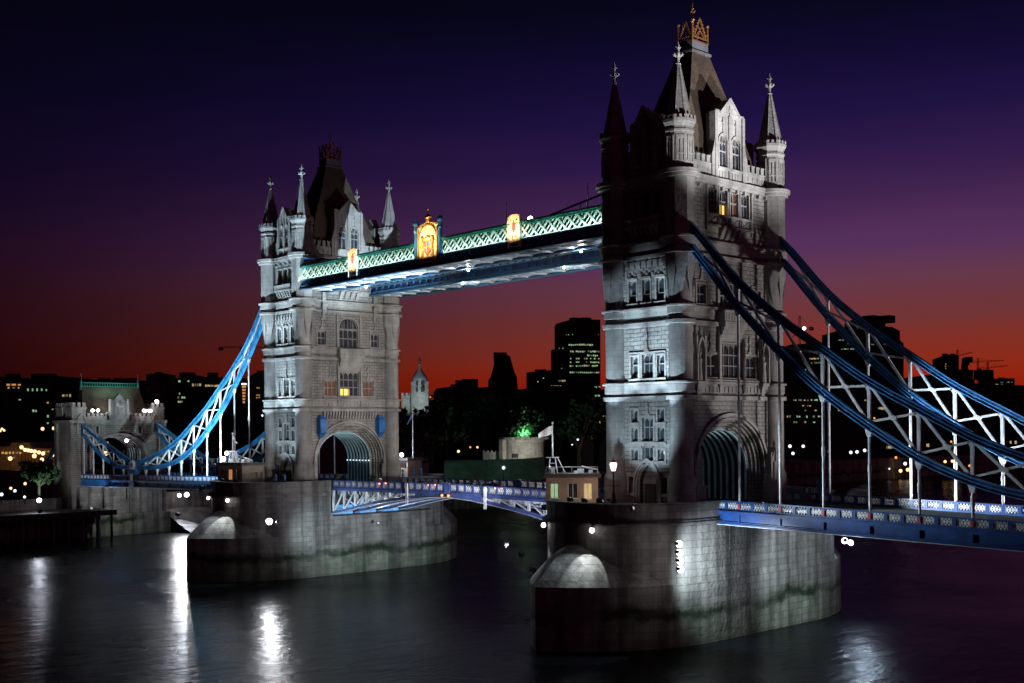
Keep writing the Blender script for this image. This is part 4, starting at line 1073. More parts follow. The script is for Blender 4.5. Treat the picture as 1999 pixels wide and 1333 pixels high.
        m = MB(); m.fbox(P, .07, .78, .02, .1, 45.32, 46.12); m.fbox(P, -.7, -.07, .02, .1, 44.5, 45.18); m.obj("shield_quarter", 'deepblue', pn)
        m = MB(); m.lathe([(.3, 49.0), (.38, 49.2), (.34, 49.4), (.5, 49.7), (.3, 50.0), (.12, 50.15), (.16, 50.35), (.04, 50.6), (.1, 50.8), (.02, 51.0)], 0, yf + .15, 10); m.obj("crown", 'gold', pn, True)
        for sx in (-1, 1):
            m = MB(); X = sx * 2.85
            m.lathe([(.3, 42.9), (.3, 47.7), (.42, 47.9), (.3, 48.1), (.3, 48.6), (.5, 48.9), (.5, 49.15), (.4, 49.2), (.38, 49.45), (.3, 49.5)], X, yf + .02, 10); m.obj("arms_pillar", 'blue', T)
        for sx in (-1, 1):
            X = sx * 19.0 - .3
            Q = lambda u, w, z, X=X: (X + u, yf - w, z)
            m = MB(); m.fbox(Q, -1.1, 1.1, -.3, 0, 43.0, 47.15); m.loft([[Q(-1.1, w, 47.15), Q(1.1, w, 47.15), Q(.5, w, 47.4), Q(-.5, w, 47.4)] for w in (-.3, 0)]); sp_ = m.obj("shield_panel", bpy.data.materials["warm_cream"], T)
            
            for sx in (-1, 1): m = MB(); m.fbox(Q, sx * 1.16 - .06, sx * 1.16 + .06, -.35, .12, 42.9, 47.2); m.obj("panel_frame", 'white', sp_)
            m = MB(); m.loft([[Q(u, w, z) for u, z in ((-.28, 46.2), (.28, 46.2), (.34, 45.4), (0, 44.9), (-.34, 45.4))] for w in (0, .12)]); m.fbox(Q, -.1, .1, .0, .1, 46.3, 46.6); m.obj("red_emblem", 'red', sp_)
            m = MB()
            m.sweep([Q(.5 * cos(a) * (1 - a / 9), .06, 44.2 + .3 * sin(a)) for a in [q * .4 for q in range(14)]], .1, .07, (0, 1, 0)); m.sphere(Q(.5, .05, 46.6), .1, 6, 4); m.sphere(Q(-.5, .05, 46.6), .1, 6, 4); m.fbox(Q, -.6, .6, 0, .06, 43.15, 43.3)
            m.obj("scrollwork", 'dark', sp_)
        for x in (14.0, 29.7):
            m = MB(); m.tube((x, -7.5, 46.6), (x, -7.5, 50.2), .09, .05, 8); tag(m.obj("flag_staff", 'white'), "bare white staff %s on the walkway roof" % ("left of the right shield panel" if x < 20 else "closest to the right tower"), "flagstaff")
    return T
walkway(-1, "front high walkway, green lattice sides with lit gold coat of arms")
walkway(1, "rear high walkway seen below the front one, dark blue underside girders")

# ------------------------------------------------------------------ abutment gatehouse on the far bank
def gatehouse():
    T = thing("abutment_gatehouse", (-137, 0, 2.6), "small stone gatehouse on the far bank with a green ridged roof and battlements", "gatehouse")
    X = -132.0
    P = lambda u, w, z: (X + w, u, z)
    Pb = lambda u, w, z: (-142 - w, u, z)
    PL = lambda u, w, z: (-137 + u, -11.2 - w, z)
    PR = lambda u, w, z: (-137 + u, 11.2 + w, z)
    m = MB(); op = (-6.4, 6.4, 6.0, 17.5, 'round', 4.6)
    sl_ = [(-4.6, -4.0, 17.9, 19.7), (4.0, 4.6, 17.9, 19.7)]
    sl_ = [(-5.6, -4.9, 18.2, 19.8), (4.9, 5.6, 18.2, 19.8)]
    facade(m, P, -11.2, 11.2, 6.0, 21, [op] + sl_, 1.2); facade(m, Pb, -11.2, 11.2, 6.0, 21, [op], 1.2)
    facade(m, PL, -5, 5, 6.0, 21, [], .5); facade(m, PR, -5, 5, 6.0, 21, [], .5)
    ol = outline(op)[1:] + [outline(op)[0]]
    for i in range(len(ol) - 1): m.poly([P(ol[i][0], -1.2, ol[i][1]), P(ol[i + 1][0], -1.2, ol[i + 1][1]), Pb(ol[i + 1][0], -1.2, ol[i + 1][1]), Pb(ol[i][0], -1.2, ol[i][1])])
    for a, b_ in ((-11.2, -9.4), (9.4, 11.2)):
        m.fbox(P, a, b_, .003, .5, 6, 20.6)
        m.fbox(PL if a < 0 else PR, -4.9, -3.4, .003, .5, 6, 20.6); m.fbox(PL if a < 0 else PR, 3.4, 5.4, .003, .5, 6, 20.6)
    m.obj("wall", 'granite', T)
    m = MB()                                  # base down to the river
    m.box(-143, -131.6, -11.6, 11.6, -8, 6.0 - .01)
    for u in (-9, -3.2, 3.2, 9): m.fbox(P, u - 1.1, u + 1.1, .4, 1.3, -1, 5.7)
    for u in (-6.1, 0, 6.1): m.sweep([P(a, .5, z) for a, z in arch_pts(u - 1.7, u + 1.7, 3.2, 5.0, 'round', 6)], .4, .35, (1, 0, 0))
    m.box(-143.2, -130.6, -12.2, 12.2, -8, -1.0)
    m.obj("base", 'pier', T)
    m = MB()
    m.fbox(P, -11.7, 11.7, -.3, .75, 20.6, 21.3); m.fbox(P, -11.5, 11.5, -.3, .5, 20.3, 20.597); m.fbox(PL, -5.2, 5.6, -.3, .75, 20.61, 21.29); m.fbox(PR, -5.2, 5.6, -.3, .75, 20.61, 21.29)
    m.sweep([P(u, .15, z) for u, z in arch_pts(-6.8, 6.8, 12.9, 17.95, 'round', 12)], .5, .5, (1, 0, 0))
    for u in (-5.25, 5.25): m.fbox(P, u - .6, u - .36, -.05, .12, 18, 20); m.fbox(P, u + .36, u + .6, -.05, .12, 18, 20); m.fbox(P, u - .6, u + .6, -.05, .15, 19.85, 20.1); m.fbox(P, u - .6, u + .6, -.05, .15, 17.7, 17.95)
    m.obj("cornice", 'portland', T)
    def batt(a, b_, n, z, h=1.2):
        m = MB(); m.fbox(P, a, b_, -.5, .3, z, z + h); st = (b_ - a) / n
        for k in range(n): m.fbox(P, a + st * (k + .15), a + st * (k + .75), -.5, .3, z + h, z + h + .7)
        m.obj("battlement", 'portland', T)
    batt(-7.9, -2.5, 5, 21.3, .9); batt(2.5, 7.9, 5, 21.3, .9)
    for s in (-1, 1):
        m = MB()
        for xx in (-134.2, -140.0):
            y0, y1 = sorted((s * 8.0, s * 11.3)); m.box(xx - 1.7, xx + 2.3, y0, y1, 21.3, 24.4)
            m.box(xx - 1.85, xx + 2.45, y0 - .15, y1 + .15, 24.0, 24.35)
            for k in range(3): m.box(xx + 1.9, xx + 2.4, y0 + .1 + k * 1.2, y0 + .8 + k * 1.2, 24.4, 25.4); m.box(xx - 1.5 + k * 1.3, xx - .8 + k * 1.3, (y0 if s < 0 else y1 - .45) - .05, (y0 + .45 if s < 0 else y1) + .05, 24.4, 25.4)
            m.fbox(lambda u, w, z, xx=xx: (xx + 2.3 + w, u, z), (y0 + y1) / 2 - .9, (y0 + y1) / 2 + .9, .003, .12, 21.8, 23.4)
        # arched cowl where the chain enters
        m.sweep([(X + .5, u, z) for u, z in arch_pts(s * HY - 1.0, s * HY + 1.0, 20.6, 22.6, 'round', 6)], .9, .4, (1, 0, 0)); m.box(X + .1, X + .9, s * HY - 1.2, s * HY - .8, 18.2, 20.6); m.box(X + .1, X + .9, s * HY + .8, s * HY + 1.2, 18.2, 20.6)
        m.obj("corner_turret", 'portland', T)
    m = MB(); z0 = 21.3
    facade(m, P, -1.9, 1.9, z0, 25.6, [], .3, .35); m.loft([[P(-1.9, w, 25.6), P(1.9, w, 25.6), P(0, w, 27.6)] for w in (-.6, .35)]); m.fbox(P, -1.9, 1.9, -.6, .347, z0, 25.59)
    for s in (-1, 1): m.fbox(P, s * 2.0 - .3, s * 2.0 + .3, -.6, .5, z0, 26.3); m.fbox(P, s * 2.5 - .5, s * 2.5 + .5, -.5, .3, z0, 23.2)
    for k in range(3): m.fbox(P, -1.2 + k * .9, -.6 + k * .9, .35, .5, 22.6, 24.2)
    m.lathe([(.75, 24.6), (.9, 24.9), (.6, 25.5), (.2, 25.9)], X + .5, 0, 8)
    m.obj("gable", 'portland', T)
    m = MB(); m.loft([[(-140.9, -7.9, 21.4), (-133.1, -7.9, 21.4), (-133.1, 7.9, 21.4), (-140.9, 7.9, 21.4)], [(-138.9, -7.5, 26), (-135.1, -7.5, 26), (-135.1, 7.5, 26), (-138.9, 7.5, 26)], [(-137.5, -7.0, 29.2), (-136.5, -7.0, 29.2), (-136.5, 7.0, 29.2), (-137.5, 7.0, 29.2)]])
    rf = m.obj("roof", 'slate', T)
    m = MB(); m.box(-137.2, -136.8, -6.9, 6.9, 29.2, 29.5)
    for k in range(23): y = -6.8 + k * .618; m.box(-137.06, -136.94, y - .08, y + .08, 29.5, 30.2)
    m.box(-137.1, -136.9, -6.9, 6.9, 30.2, 30.35)
    for s in (-1, 1): m.lathe([(.45, 28.4), (.3, 30), (.05, 31.4), (.03, 32.6)], -137, s * 7.0, 8)
    m.obj("ridge_cresting", 'green', rf)
    for k in range(5):
        xx = -134.5 - k * 1.4; r = MB(); r.sweep([(xx, u, z) for u, z in [(6.3, 7.0)] + arch_pts(-6.3, 6.3, 12.9, 17.4, 'round', 10) + [(-6.3, 7.0)]], .25, .3, (1, 0, 0)); r.obj("vault_rib", 'white', T)
    return T
gatehouse()
# approach road behind it, quay walls, foreshore
m = MB(); m.box(-420, -143.3, -9.2, 9.2, 2.65, 7.4); m.box(-420, -143.3, -9.2, -8.7, 7.4, 8.6); m.box(-420, -143.3, 8.7, 9.2, 7.4, 8.6); tag(m.obj("approach_road", 'paving'), kind='structure')
m = MB(); m.box(-137.2, -135.2, 12.4, 1200, -9, 3.4); tag(m.obj("river_wall", 'pier'), "long dark quay wall running upstream from the gatehouse", "wall")
m = MB(); m.box(-137.2, -135.2, -900, -12.4, -9, 3.2); tag(m.obj("river_wall", 'pier'), "dark quay wall on the left, downstream of the gatehouse", "wall")
m = MB()
nx, ny = 14, 40
for i in range(nx):
    for j in range(ny):
        pass
pts = [[(-135.1 + 20 * i / nx, 12.5 + 70 * j / ny, -0.6 - 6.6 * (i / nx) ** .8 + random.uniform(-.25, .25) - .03 * j) for i in range(nx + 1)] for j in range(ny + 1)]
for j in range(ny):
    for i in range(nx): m.poly([pts[j][i], pts[j][i + 1], pts[j + 1][i + 1], pts[j + 1][i]])
tag(m.obj("foreshore", 'shore'), kind='structure')
# timber jetty at the foot of the gatehouse
J = thing("timber_jetty", (-128, -16, ZW), "dark timber landing stage on piles left of the gatehouse base", "jetty")
m = MB(); m.box(-135, -121, -34, -5.5, .2, .6); m.box(-121.2, -120.9, -34, -5.5, -.4, .75); m.obj("deck", 'timber', J)
for k in range(9):
    for x in (-121.4, -128):
        m = MB(); m.tube((x, -33 + k * 3.3, ZW - 2), (x, -33 + k * 3.3, .2), .32, .28, 8); m.obj("pile", 'timber', J)
m = MB()
for k in range(10): m.tube((-121.3, -33.5 + k * 3, .6), (-121.3, -33.5 + k * 3, 1.7), .05, n=5)
m.tube((-121.3, -33.5, 1.7), (-121.3, -6, 1.7), .05, n=5); m.obj("railing", 'dark', J)

# ------------------------------------------------------------------ control cabins with masts and flags
def cabin(cx_, cy_, ang, label, lit, L=6.2, D=4.6, roofgear=True):
    z = 8.9; T = thing("control_cabin", (cx_, cy_, z), label, "control cabin", "cabins on the piers")
    T.rotation_euler = (0, 0, 0)
    ca, sa = cos(ang), sin(ang)
    def W(u, w, zz): return (cx_ + ca * u - sa * w, cy_ + sa * u + ca * w, z + zz)
    P = lambda u, w, zz: W(u, -D / 2 - w, zz)
    m = MB(); ops = [(-L / 2 + .5, -L / 2 + 1.5, 1.2, 2.9), (-.5, .7, 1.2, 2.9), (L / 2 - 1.7, L / 2 - .7, 1.1, 2.9)]
    facade(m, P, -L / 2, L / 2, 0, 3.6, ops, .25)
    PS = lambda u, w, zz: W(-L / 2 - w, u, zz)
    ops2 = [(-1.7, -.9, 1.2, 2.9), (-.4, .4, 1.2, 2.9), (.9, 1.7, 1.2, 2.9)]
    facade(m, PS, -D / 2, D / 2, 0, 3.6, ops2, .25)
    m.poly([W(L / 2, -D / 2, 0), W(L / 2, D / 2, 0), W(L / 2, D / 2, 3.6), W(L / 2, -D / 2, 3.6)]); m.poly([W(-L / 2, D / 2, 0), W(L / 2, D / 2, 0), W(L / 2, D / 2, 3.6), W(-L / 2, D / 2, 3.6)])
    m.obj("wall", 'cream', T)
    m = MB(); m.hexa([W(a * (L / 2 + .35), b_ * (D / 2 + .35), h) for h in (3.6, 3.85) for a, b_ in ((-1, -1), (1, -1), (1, 1), (-1, 1))]); m.hexa([W(a * (L / 2 + .15), b_ * (D / 2 + .15), h) for h in (3.852, 4.1) for a, b_ in ((-1, -1), (1, -1), (1, 1), (-1, 1))]); m.obj("roof", 'lead', T)
    for Pq, oo in ((P, ops), (PS, ops2)):
        for k, o in enumerate(oo):
            f = MB()
            for a, b_ in ((o[0], o[0] + .08), (o[1] - .08, o[1]), ((o[0] + o[1]) / 2 - .04, (o[0] + o[1]) / 2 + .04)): f.fbox(Pq, a, b_, -.2, -.1, o[2], o[3])
            f.fbox(Pq, o[0] - .1, o[1] + .1, -.05, .1, o[2] - .15, o[2] - .003)
            w = f.obj("window", 'white', T); g = MB(); g.fbox(Pq, o[0], o[1], -.25, -.21, o[2], o[3]); g.obj("pane", lit[k % len(lit)], w)
    if roofgear:
        # lattice signal mast, ladder, rails and boxes
        m = MB()
        for a in (-.45, .45):
            for b_ in (-.45, .45): m.bar(W(-2.4 + a * 1.2, b_ * 1.2, 4.1), W(-2.4 + a * .7, b_ * .7, 5.95), .1, .1)
        for h in (4.7, 5.3): m.bar(W(-2.85, -.45, h), W(-1.95, -.45, h), .06, .06); m.bar(W(-2.85, .45, h), W(-1.95, .45, h), .06, .06)
        m.hexa([W(-2.4 + a * .8, b_ * .8, h) for h in (5.95, 6.05) for a, b_ in ((-1, -1), (1, -1), (1, 1), (-1, 1))])
        m.obj("signal_mast", 'white', T)
        m = MB()
        for b_ in (-.25, .25): m.bar(W(-1.8, b_, 5.95), W(-.9, b_, 4.15), .08, .08)
        for q in range(6): f_ = (q + .5) / 6; m.bar(W(-1.8 + .9 * f_, -.25, 5.95 - 1.8 * f_), W(-1.8 + .9 * f_, .25, 5.95 - 1.8 * f_), .06, .06)
        m.obj("ladder", 'white', T)
        m = MB()
        for a, b_, w_, h in ((1.0, 0, .8, .5), (2.2, .4, .5, .35), (-2.4, -.3, .5, .6), (.4, -1.2, .4, .3)): m.hexa([W(a + x * w_ / 2, b_ + y * .4, 4.1 + hh) for hh in (0, h) for x, y in ((-1, -1), (1, -1), (1, 1), (-1, 1))])
        for q in range(7): m.tube(W(-L / 2 + q * L / 6, -D / 2, 4.1), W(-L / 2 + q * L / 6, -D / 2, 4.9), .035, n=5)
        m.tube(W(-L / 2, -D / 2, 4.9), W(L / 2, -D / 2, 4.9), .04, n=5)
        m.bar(W(1.1, 0, 4.9), W(3.0, .2, 4.5), .18, .18)
        m.obj("roof_equipment", 'white', T)
    return T
cabin(34.7, -15.9, 0.74, "cream cabin with lit windows beside the pink lamp post on the near pier", ['wgreen', 'glass', 'wyellow'])
cabin(-46.6, -15.4, 0.1, "low cabin under glaring lamps on the downstream end of the farther pier", ['glass', 'worange', 'glass'], 7.2)
cabin(-45.5, 22.8 - 4.5, 0.2, "pale cabin with one bright window past the right side of the farther tower", ['glass', 'glass', 'wyellow'], 7.5, 4.2, False)

def flagpole(p, h, label, flagmat, fl, sag, dirx):
    T = thing("flagpole", p, label, "flagpole", "flagpoles on the pier cabins"); p = Vector(p)
    m = MB(); m.tube(p, p + Vector((0, 0, h)), .12, .07, 8); m.sphere(p + Vector((0, 0, h + .08)), .17, 8, 6); m.obj("pole", 'white', T)
    m = MB(); n = 10; hh = fl * .55; rows = []
    for i in range(n + 1):
        f_ = i / n; sway = .25 * sin(f_ * 6.5) * f_
        d = Vector((dirx[0], dirx[1], 0))
        s_ = Vector((-d.y, d.x, 0)) * sway
        top = p + d * fl * f_ + s_ + Vector((0, 0, h - .25 - sag * f_ ** 1.3)); rows.append((top, top - Vector((0, 0, hh * (1 - .25 * f_) + .15 * sin(f_ * 5)))))
    for (a, b_), (c, d_) in zip(rows, rows[1:]): m.poly([a, c, d_, b_])
    m.obj("flag", flagmat, T, True)
    return T
flagpole((32.93, -17.52, 14.95), 4.1, "white pole with a white flag above the cream cabin", 'flag', 1.75, 1.0, (-.78, -.6))
flagpole((-49.0, -15.64, 14.95), 3.0, "short pole with a limp white flag in front of the farther tower", 'flag', .9, 1.3, (.75, .5))
flagpole((-42.6, 19.2, 12.9), 8.8, "slim pole with a limp dark blue flag right of the farther tower", 'deepblue', 1.2, 1.9, (-.7, -.6))

# entrance board on the farther pier (reads reversed, as the photograph prints it)
eb = on(800, 899, 0, -40.0)
S = thing("entrance_board", (-40.2, 14.6, 8.9), "white lettered entrance board at the right foot of the farther tower", "sign")
m = MB(); m.box(-40.3, -40.16, 12.3, 15.8, 11.2, 12.35)
for y in (12.6, 15.4): m.box(-40.4, -40.31, y - .06, y + .06, 8.9, 12.3)
m.obj("board", 'white', S)
fc = bpy.data.curves.new("lettering", 'FONT'); fc.body = "ENTRANCE"; fc.size = .82; fc.align_x = 'CENTER'; fc.align_y = 'CENTER'; fc.extrude = .01
fo = bpy.data.objects.new("lettering", fc); COL.objects.link(fo)
dg = bpy.context.evaluated_depsgraph_get(); me = bpy.data.meshes.new_from_object(fo.evaluated_get(dg)); bpy.data.objects.remove(fo)
for v in me.vertices: v.co = Vector((v.co.z + .045, -v.co.x * .82, v.co.y))
me.materials.clear(); me.materials.append(M['dark'])
fo = bpy.data.objects.new("lettering", me); COL.objects.link(fo); fo.parent = S; fo.location = (0.01, -.55, 2.88)
# glazed canopy line of blue light behind it
m = MB(); m.box(-52, -44, 26, 46, 13.2, 13.5)

# blue bollard posts
posts = [(-36.5, -14.5), (-35.2, -13.6), (48.5, 17.5), (47.0, 18.6), (-37.2, 12.6), (-37.6, 15.6), (-38.0, 17.8)]
bp_ = MB(); bp_.lathe([(.3, 0), (.3, .3), (.2, .4), (.2, 1.7), (.28, 1.8), (.2, 2.1), (.05, 2.3)], 0, 0, 10)
p0 = bp_.obj("bollard", 'blue', None, True)
lab = ["blue post at the foot of the farther tower, left of its pair", "blue post at the foot of the farther tower, right of its pair", "dim blue post beyond the near tower, right of its pair", "dim blue post beyond the near tower, left of its pair", "blue post nearest under the entrance board", "blue post between entrance board and pale cabin", "blue post close to the pale cabin"]
for i, (x, y) in enumerate(posts):
    o = p0 if i == 0 else p0.copy()
    if i: COL.objects.link(o)
    o.location = (x, y, 8.88); tag(o, lab[i], "bollard", "blue posts on the piers")

# ------------------------------------------------------------------ ornamental lamp post on the near pier
def lamp_post(p, h, label, bulb='bulbpink', energy=0, col=(1, .6, .5)):
    T = thing("street_lamp", p, label, "street lamp", "ornamental lamps"); x, y, z = p
    m = MB(); m.lathe([(.42, z), (.42, z + .5), (.28, z + .8), (.2, z + 1.6), (.12, z + 1.8), (.09, z + h - .8), (.16, z + h - .7), (.1, z + h - .6)], x, y, 10)
    m.bar((x - .9 * .68, y - .9 * .73, z + h * .52), (x + .9 * .68, y + .9 * .73, z + h * .52), .08, .08); m.obj("post", 'dark', T, True)
    m = MB(); m.lathe([(.22, z + h - .6), (.42, z + h + .1), (.38, z + h + .35), (.1, z + h + .5)], x, y, 10); m.obj("lantern", bulb, T, True)
    m = MB(); m.lathe([(.42, z + h + .36), (.3, z + h + .6), (.1, z + h + .75), (.05, z + h + 1.1)], x, y, 8); m.obj("cap", 'dark', T)
    if energy: light("lamp", 'POINT', (x, y, z + h + .1), energy, col, radius=.35, parent=T)
    return T
lamp_post((39.3, -13.6, 8.88), 5.0, "cast iron lamp with glowing pink lantern left of the near tower doorway", energy=2600)

# ------------------------------------------------------------------ people
def person(p, top, legs, label, face):
    T = thing("person", p, label, "person"); x, y, z = p
    ca, sa = cos(face), sin(face)
    W = lambda u, w, h: (u * ca - w * sa, u * sa + w * ca, h)
    me = bpy.data.meshes.new("body")
    vs = [W(0, 0, .95), W(0, 0, 1.2), W(0, .01, 1.42), W(0, .02, 1.52), W(0, .03, 1.66), W(-.1, 0, .9), W(-.11, .05, .5), W(-.11, 0, .08), W(-.11, .14, .04), W(.1, 0, .9), W(.12, -.05, .5), W(.12, -.12, .08), W(.12, .02, .04), W(-.2, 0, 1.4), W(-.27, -.02, 1.12), W(-.25, .1, .88), W(.2, 0, 1.4), W(.27, .02, 1.12), W(.24, .12, .9)]
    es = [(0, 1), (1, 2), (2, 3), (3, 4), (0, 5), (5, 6), (6, 7), (7, 8), (0, 9), (9, 10), (10, 11), (11, 12), (2, 13), (13, 14), (14, 15), (2, 16), (16, 17), (17, 18)]
    me.from_pydata(vs, es, []); o = bpy.data.objects.new("body", me); COL.objects.link(o); o.parent = T
    mod = o.modifiers.new("skin", 'SKIN'); rad = [.15, .15, .14, .06, .11, .1, .075, .05, .04, .1, .075, .05, .04, .07, .05, .035, .07, .05, .035]
    for i, r in enumerate(rad): me.skin_vertices[0].data[i].radius = (r, r)
    me.skin_vertices[0].data[0].use_root = True
    o.modifiers.new("sub", 'SUBSURF').levels = 1
    me.materials.append(legs)
    m = MB(); m.lathe([(.17, z + .88), (.2, z + 1.1), (.22, z + 1.38), (.14, z + 1.47), (.08, z + 1.5)], x, y, 10); m.obj("jacket", top, T, True)
    m = MB(); m.sphere((x, y, z + 1.72), .115, 8, 6); m.obj("hair", 'dark', T, True)
    return T
skinm = mat("trousers", (.06, .06, .08), .8); shirt = mat("pale_shirt", (.6, .62, .66), .8); coat = mat("dark_coat", (.03, .03, .04), .9)
q = on(1578, 962, 2, 8.9)
person((48.6, 13.2, 8.88), shirt, skinm, "person in a pale top standing beyond the near tower, left of two", 1.0)
person((49.4, 13.6, 8.88), shirt, skinm, "person in a pale top standing beyond the near tower, right of two", 2.2)
person((-121.8, -13.4, .6), coat, skinm, "dark figure standing on the timber landing stage", -.8)
person((13.5, 6.2, 9.0), shirt, skinm, "walker in a pale top on the far footway of the nearer bascule leaf", 1.5)

# ------------------------------------------------------------------ cars on the lifting span
def car(p, col, label):
    T = thing("car", p, label, "car", "cars crossing the lifting span"); x, y, z = p
    sec = [(-2.1, .35, .75, .7), (-2.0, .3, .85, .82), (-1.2, .28, .92, .85), (-.6, .28, 1.38, .7), (.8, .28, 1.42, .7), (1.7, .3, .98, .84), (2.05, .32, .9, .82), (2.12, .4, .7, .75)]
    m = MB(); m.loft([[(x + a, y - w, z + lo), (x + a, y + w, z + lo), (x + a, y + w, z + min(hi, .88)), (x + a, y + w * .82, z + hi), (x + a, y - w * .82, z + hi), (x + a, y - w, z + min(hi, .88))] for a, lo, hi, w in sec]); m.obj("body", col, T, True)
    for a in (-1.3, 1.3):
        for s in (-1, 1):
            m = MB(); m.tube((x + a, y + s * .68, z + .32), (x + a, y + s * .86, z + .32), .32, n=14); m.obj("wheel", 'dark', T)
    for s in (-1, 1):
        m = MB(); m.box(x + 2.08, x + 2.16, y + s * .62 - .16, y + s * .62 + .16, z + .68, z + .85); m.obj("tail_light", 'tail', T)
    m = MB(); m.box(x - .5, x + .75, y - .715, y + .715, z + 1.0, z + 1.3); m.obj("side_window", 'glass', T)
    return T
for x, c, l in ((-22, mat("car_red", (.3, .02, .02), .3), "red car nearest the farther tower"), (-9, mat("car_grey", (.2, .2, .22), .3), "grey car behind the red one on the lifting span"), (6.5, mat("car_dark", (.02, .03, .06), .3), "dark car just past the joint of the lifting span")):
    car((x, -4.6, PT(x) - 1.2), c, l)

# ------------------------------------------------------------------ city behind
_wb = MB().box(-.5, .5, -.5, .5, -.5, .5).obj("window", 'wgreen'); _wmesh = {}
def wmesh(mk):
    if mk not in _wmesh:
        me = _wb.data.copy(); me.materials.clear(); me.materials.append(M[mk]); _wmesh[mk] = me
    return _wmesh[mk]
VIEWROT = -YAW
def pane(parent, px, py, dist, w, h, mk):
    p = far(px, py, dist); o = bpy.data.objects.new("window", wmesh(mk)); COL.objects.link(o)
    o.parent = parent; o.location = p - rootloc(parent); o.rotation_euler = (0, 0, VIEWROT); o.scale = (w * dist / FPX, .3, h * dist / FPX)
def block(prof, dist, label, rows=(), thick=None, name="office_block", cat="building", m_='bldg', z0=2.6, group=None):
    """prof: silhouette from left to right [(px,py),...]; a solid of real depth"""
    x0, x1 = prof[0][0], prof[-1][0]
    c = far((x0 + x1) / 2, PY0, dist); c.z = z0
    thick = thick or max(12, (x1 - x0) * dist / FPX * .8)
    T = thing(name, c, label, cat, group)
    pts = [far(x, y, dist) for x, y in prof]
    a, b_ = far(x0, PY0, dist), far(x1, PY0, dist); a.z = b_.z = z0
    ring = [a] + pts + [b_]
    mb = MB(); mb.loft([ring, [p + _d * thick for p in ring]]); mb.obj("wall", m_, T)
    # roof plant so that the outline is not a bare box
    top = min(prof, key=lambda q: q[1]); w = (x1 - x0) * dist / FPX
    random.seed(int(x0 * 7 + dist))
    for k in range(3):
        mb = MB(); q = far(x0 + (x1 - x0) * random.uniform(.25, .75), top[1], dist + thick * random.uniform(.3, .7))
        s_ = w * random.uniform(.04, .1); mb.box(q.x - s_, q.x + s_, q.y - s_, q.y + s_, q.z - 4, q.z + w * .02); mb.obj("roof_plant", m_, T)
    for (py, xa, xb, n, mk, pr, ww, hh) in rows:
        for i in range(n):
            if random.random() < pr: pane(T, xa + (xb - xa) * (i + .5) / n + random.uniform(-.3, .3), py + random.uniform(-.4, .4), dist - .1, ww * random.uniform(.6, 1.2), hh * random.uniform(.7, 1.1), mk if n < 3 or random.random() < .62 else random.choice(['wgreen_dim', 'wyellow_dim', 'wgreen_dim', 'wyellow']))
    return T
G = 'wgreen'
block([(1085, 632), (1119, 622), (1172, 624)], 640, "tall dark office tower with rows of greenish lit floors left of the near tower",
      [(673, 1110, 1158, 12, G, .95, 3.4, 3), (680, 1090, 1104, 4, G, .6, 3, 1.6), (686, 1112, 1171, 15, G, .9, 3.2, 3), (694, 1146, 1171, 7, G, .9, 3, 3), (700, 1112, 1171, 15, G, .55, 3, 2.4), (707, 1112, 1171, 15, G, .75, 3, 2.6), (714, 1112, 1171, 15, G, .9, 3.2, 2.8), (719, 1088, 1106, 5, G, .6, 3, 2), (727, 1112, 1171, 15, G, .9, 3, 3), (653, 1104, 1120, 4, G, .7, 2, 1.5), (653, 1160, 1170, 3, 'wyellow', .8, 2, 1.5), (743, 1090, 1104, 4, 'wyellow', .8, 3, 3), (755, 1160, 1172, 4, G, .9, 3, 3), (763, 1160, 1172, 4, G, .9, 3, 3)])
block([(1077, 682), (1086, 682)], 630, "narrow dark wing against the left edge of the tall lit office tower")
block([(1028, 727), (1050, 724), (1080, 722)], 600, "low dark flat block between the stepped tower and the lit office tower", [(738, 1060, 1062, 1, G, 1, 2, 2), (753, 1075, 1096, 6, 'wyellow', .9, 2.4, 1.6), (745, 1049, 1051, 1, G, 1, 2, 2)])
block([(953, 757), (953, 742), (958, 735), (964, 712), (965, 698), (970, 693), (982, 689), (996, 695), (998, 704), (1004, 725), (1009, 736), (1011, 757)], 560, "dark stepped tower tapering to a low pyramid against the red sky", thick=16, name="stepped_tower")
block([(846, 766), (852, 758), (878, 755), (880, 750), (889, 750), (889, 742), (902, 742), (903, 750), (913, 751), (925, 757), (955, 755)], 520, "long low dark roofline with a square stair head, right of the white turret")
block([(1010, 760), (1040, 757), (1190, 760)], 420, "broad dark building mass under the lit office tower", [(812, 1147, 1184, 9, 'wyellow', .75, 2, 2), (825, 1150, 1162, 2, 'worange', 1, 5, 7), (825, 1168, 1174, 1, 'worange', 1, 4, 8), (854, 1154, 1157, 1, 'worange', 1, 3, 5), (772, 1160, 1172, 2, G, 1, 4, 3)])
block([(1545, 672), (1590, 670), (1636, 674)], 700, "dark office block behind the first hangers right of the near tower", [(700, 1576, 1602, 8, 'wyellow', .7, 2.4, 3), (708, 1580, 1602, 7, 'wyellow', .7, 2.4, 3), (722, 1566, 1600, 8, G, .5, 2.4, 2.4)])
block([(1633, 646), (1676, 646), (1680, 619), (1727, 624), (1729, 637), (1742, 638), (1757, 646), (1757, 664), (1764, 670)], 760, "tall dark tower with stepped top behind the chains, few lit windows",
      [(664, 1637, 1658, 8, G, .7, 2, 1.6), (671, 1650, 1668, 5, G, .5, 2, 1.4), (681, 1642, 1678, 14, G, .8, 2.2, 1.8), (672, 1700, 1730, 8, G, .4, 1.6, 1.2), (640, 1668, 1688, 5, 'wyellow', .5, 2.4, 2)])
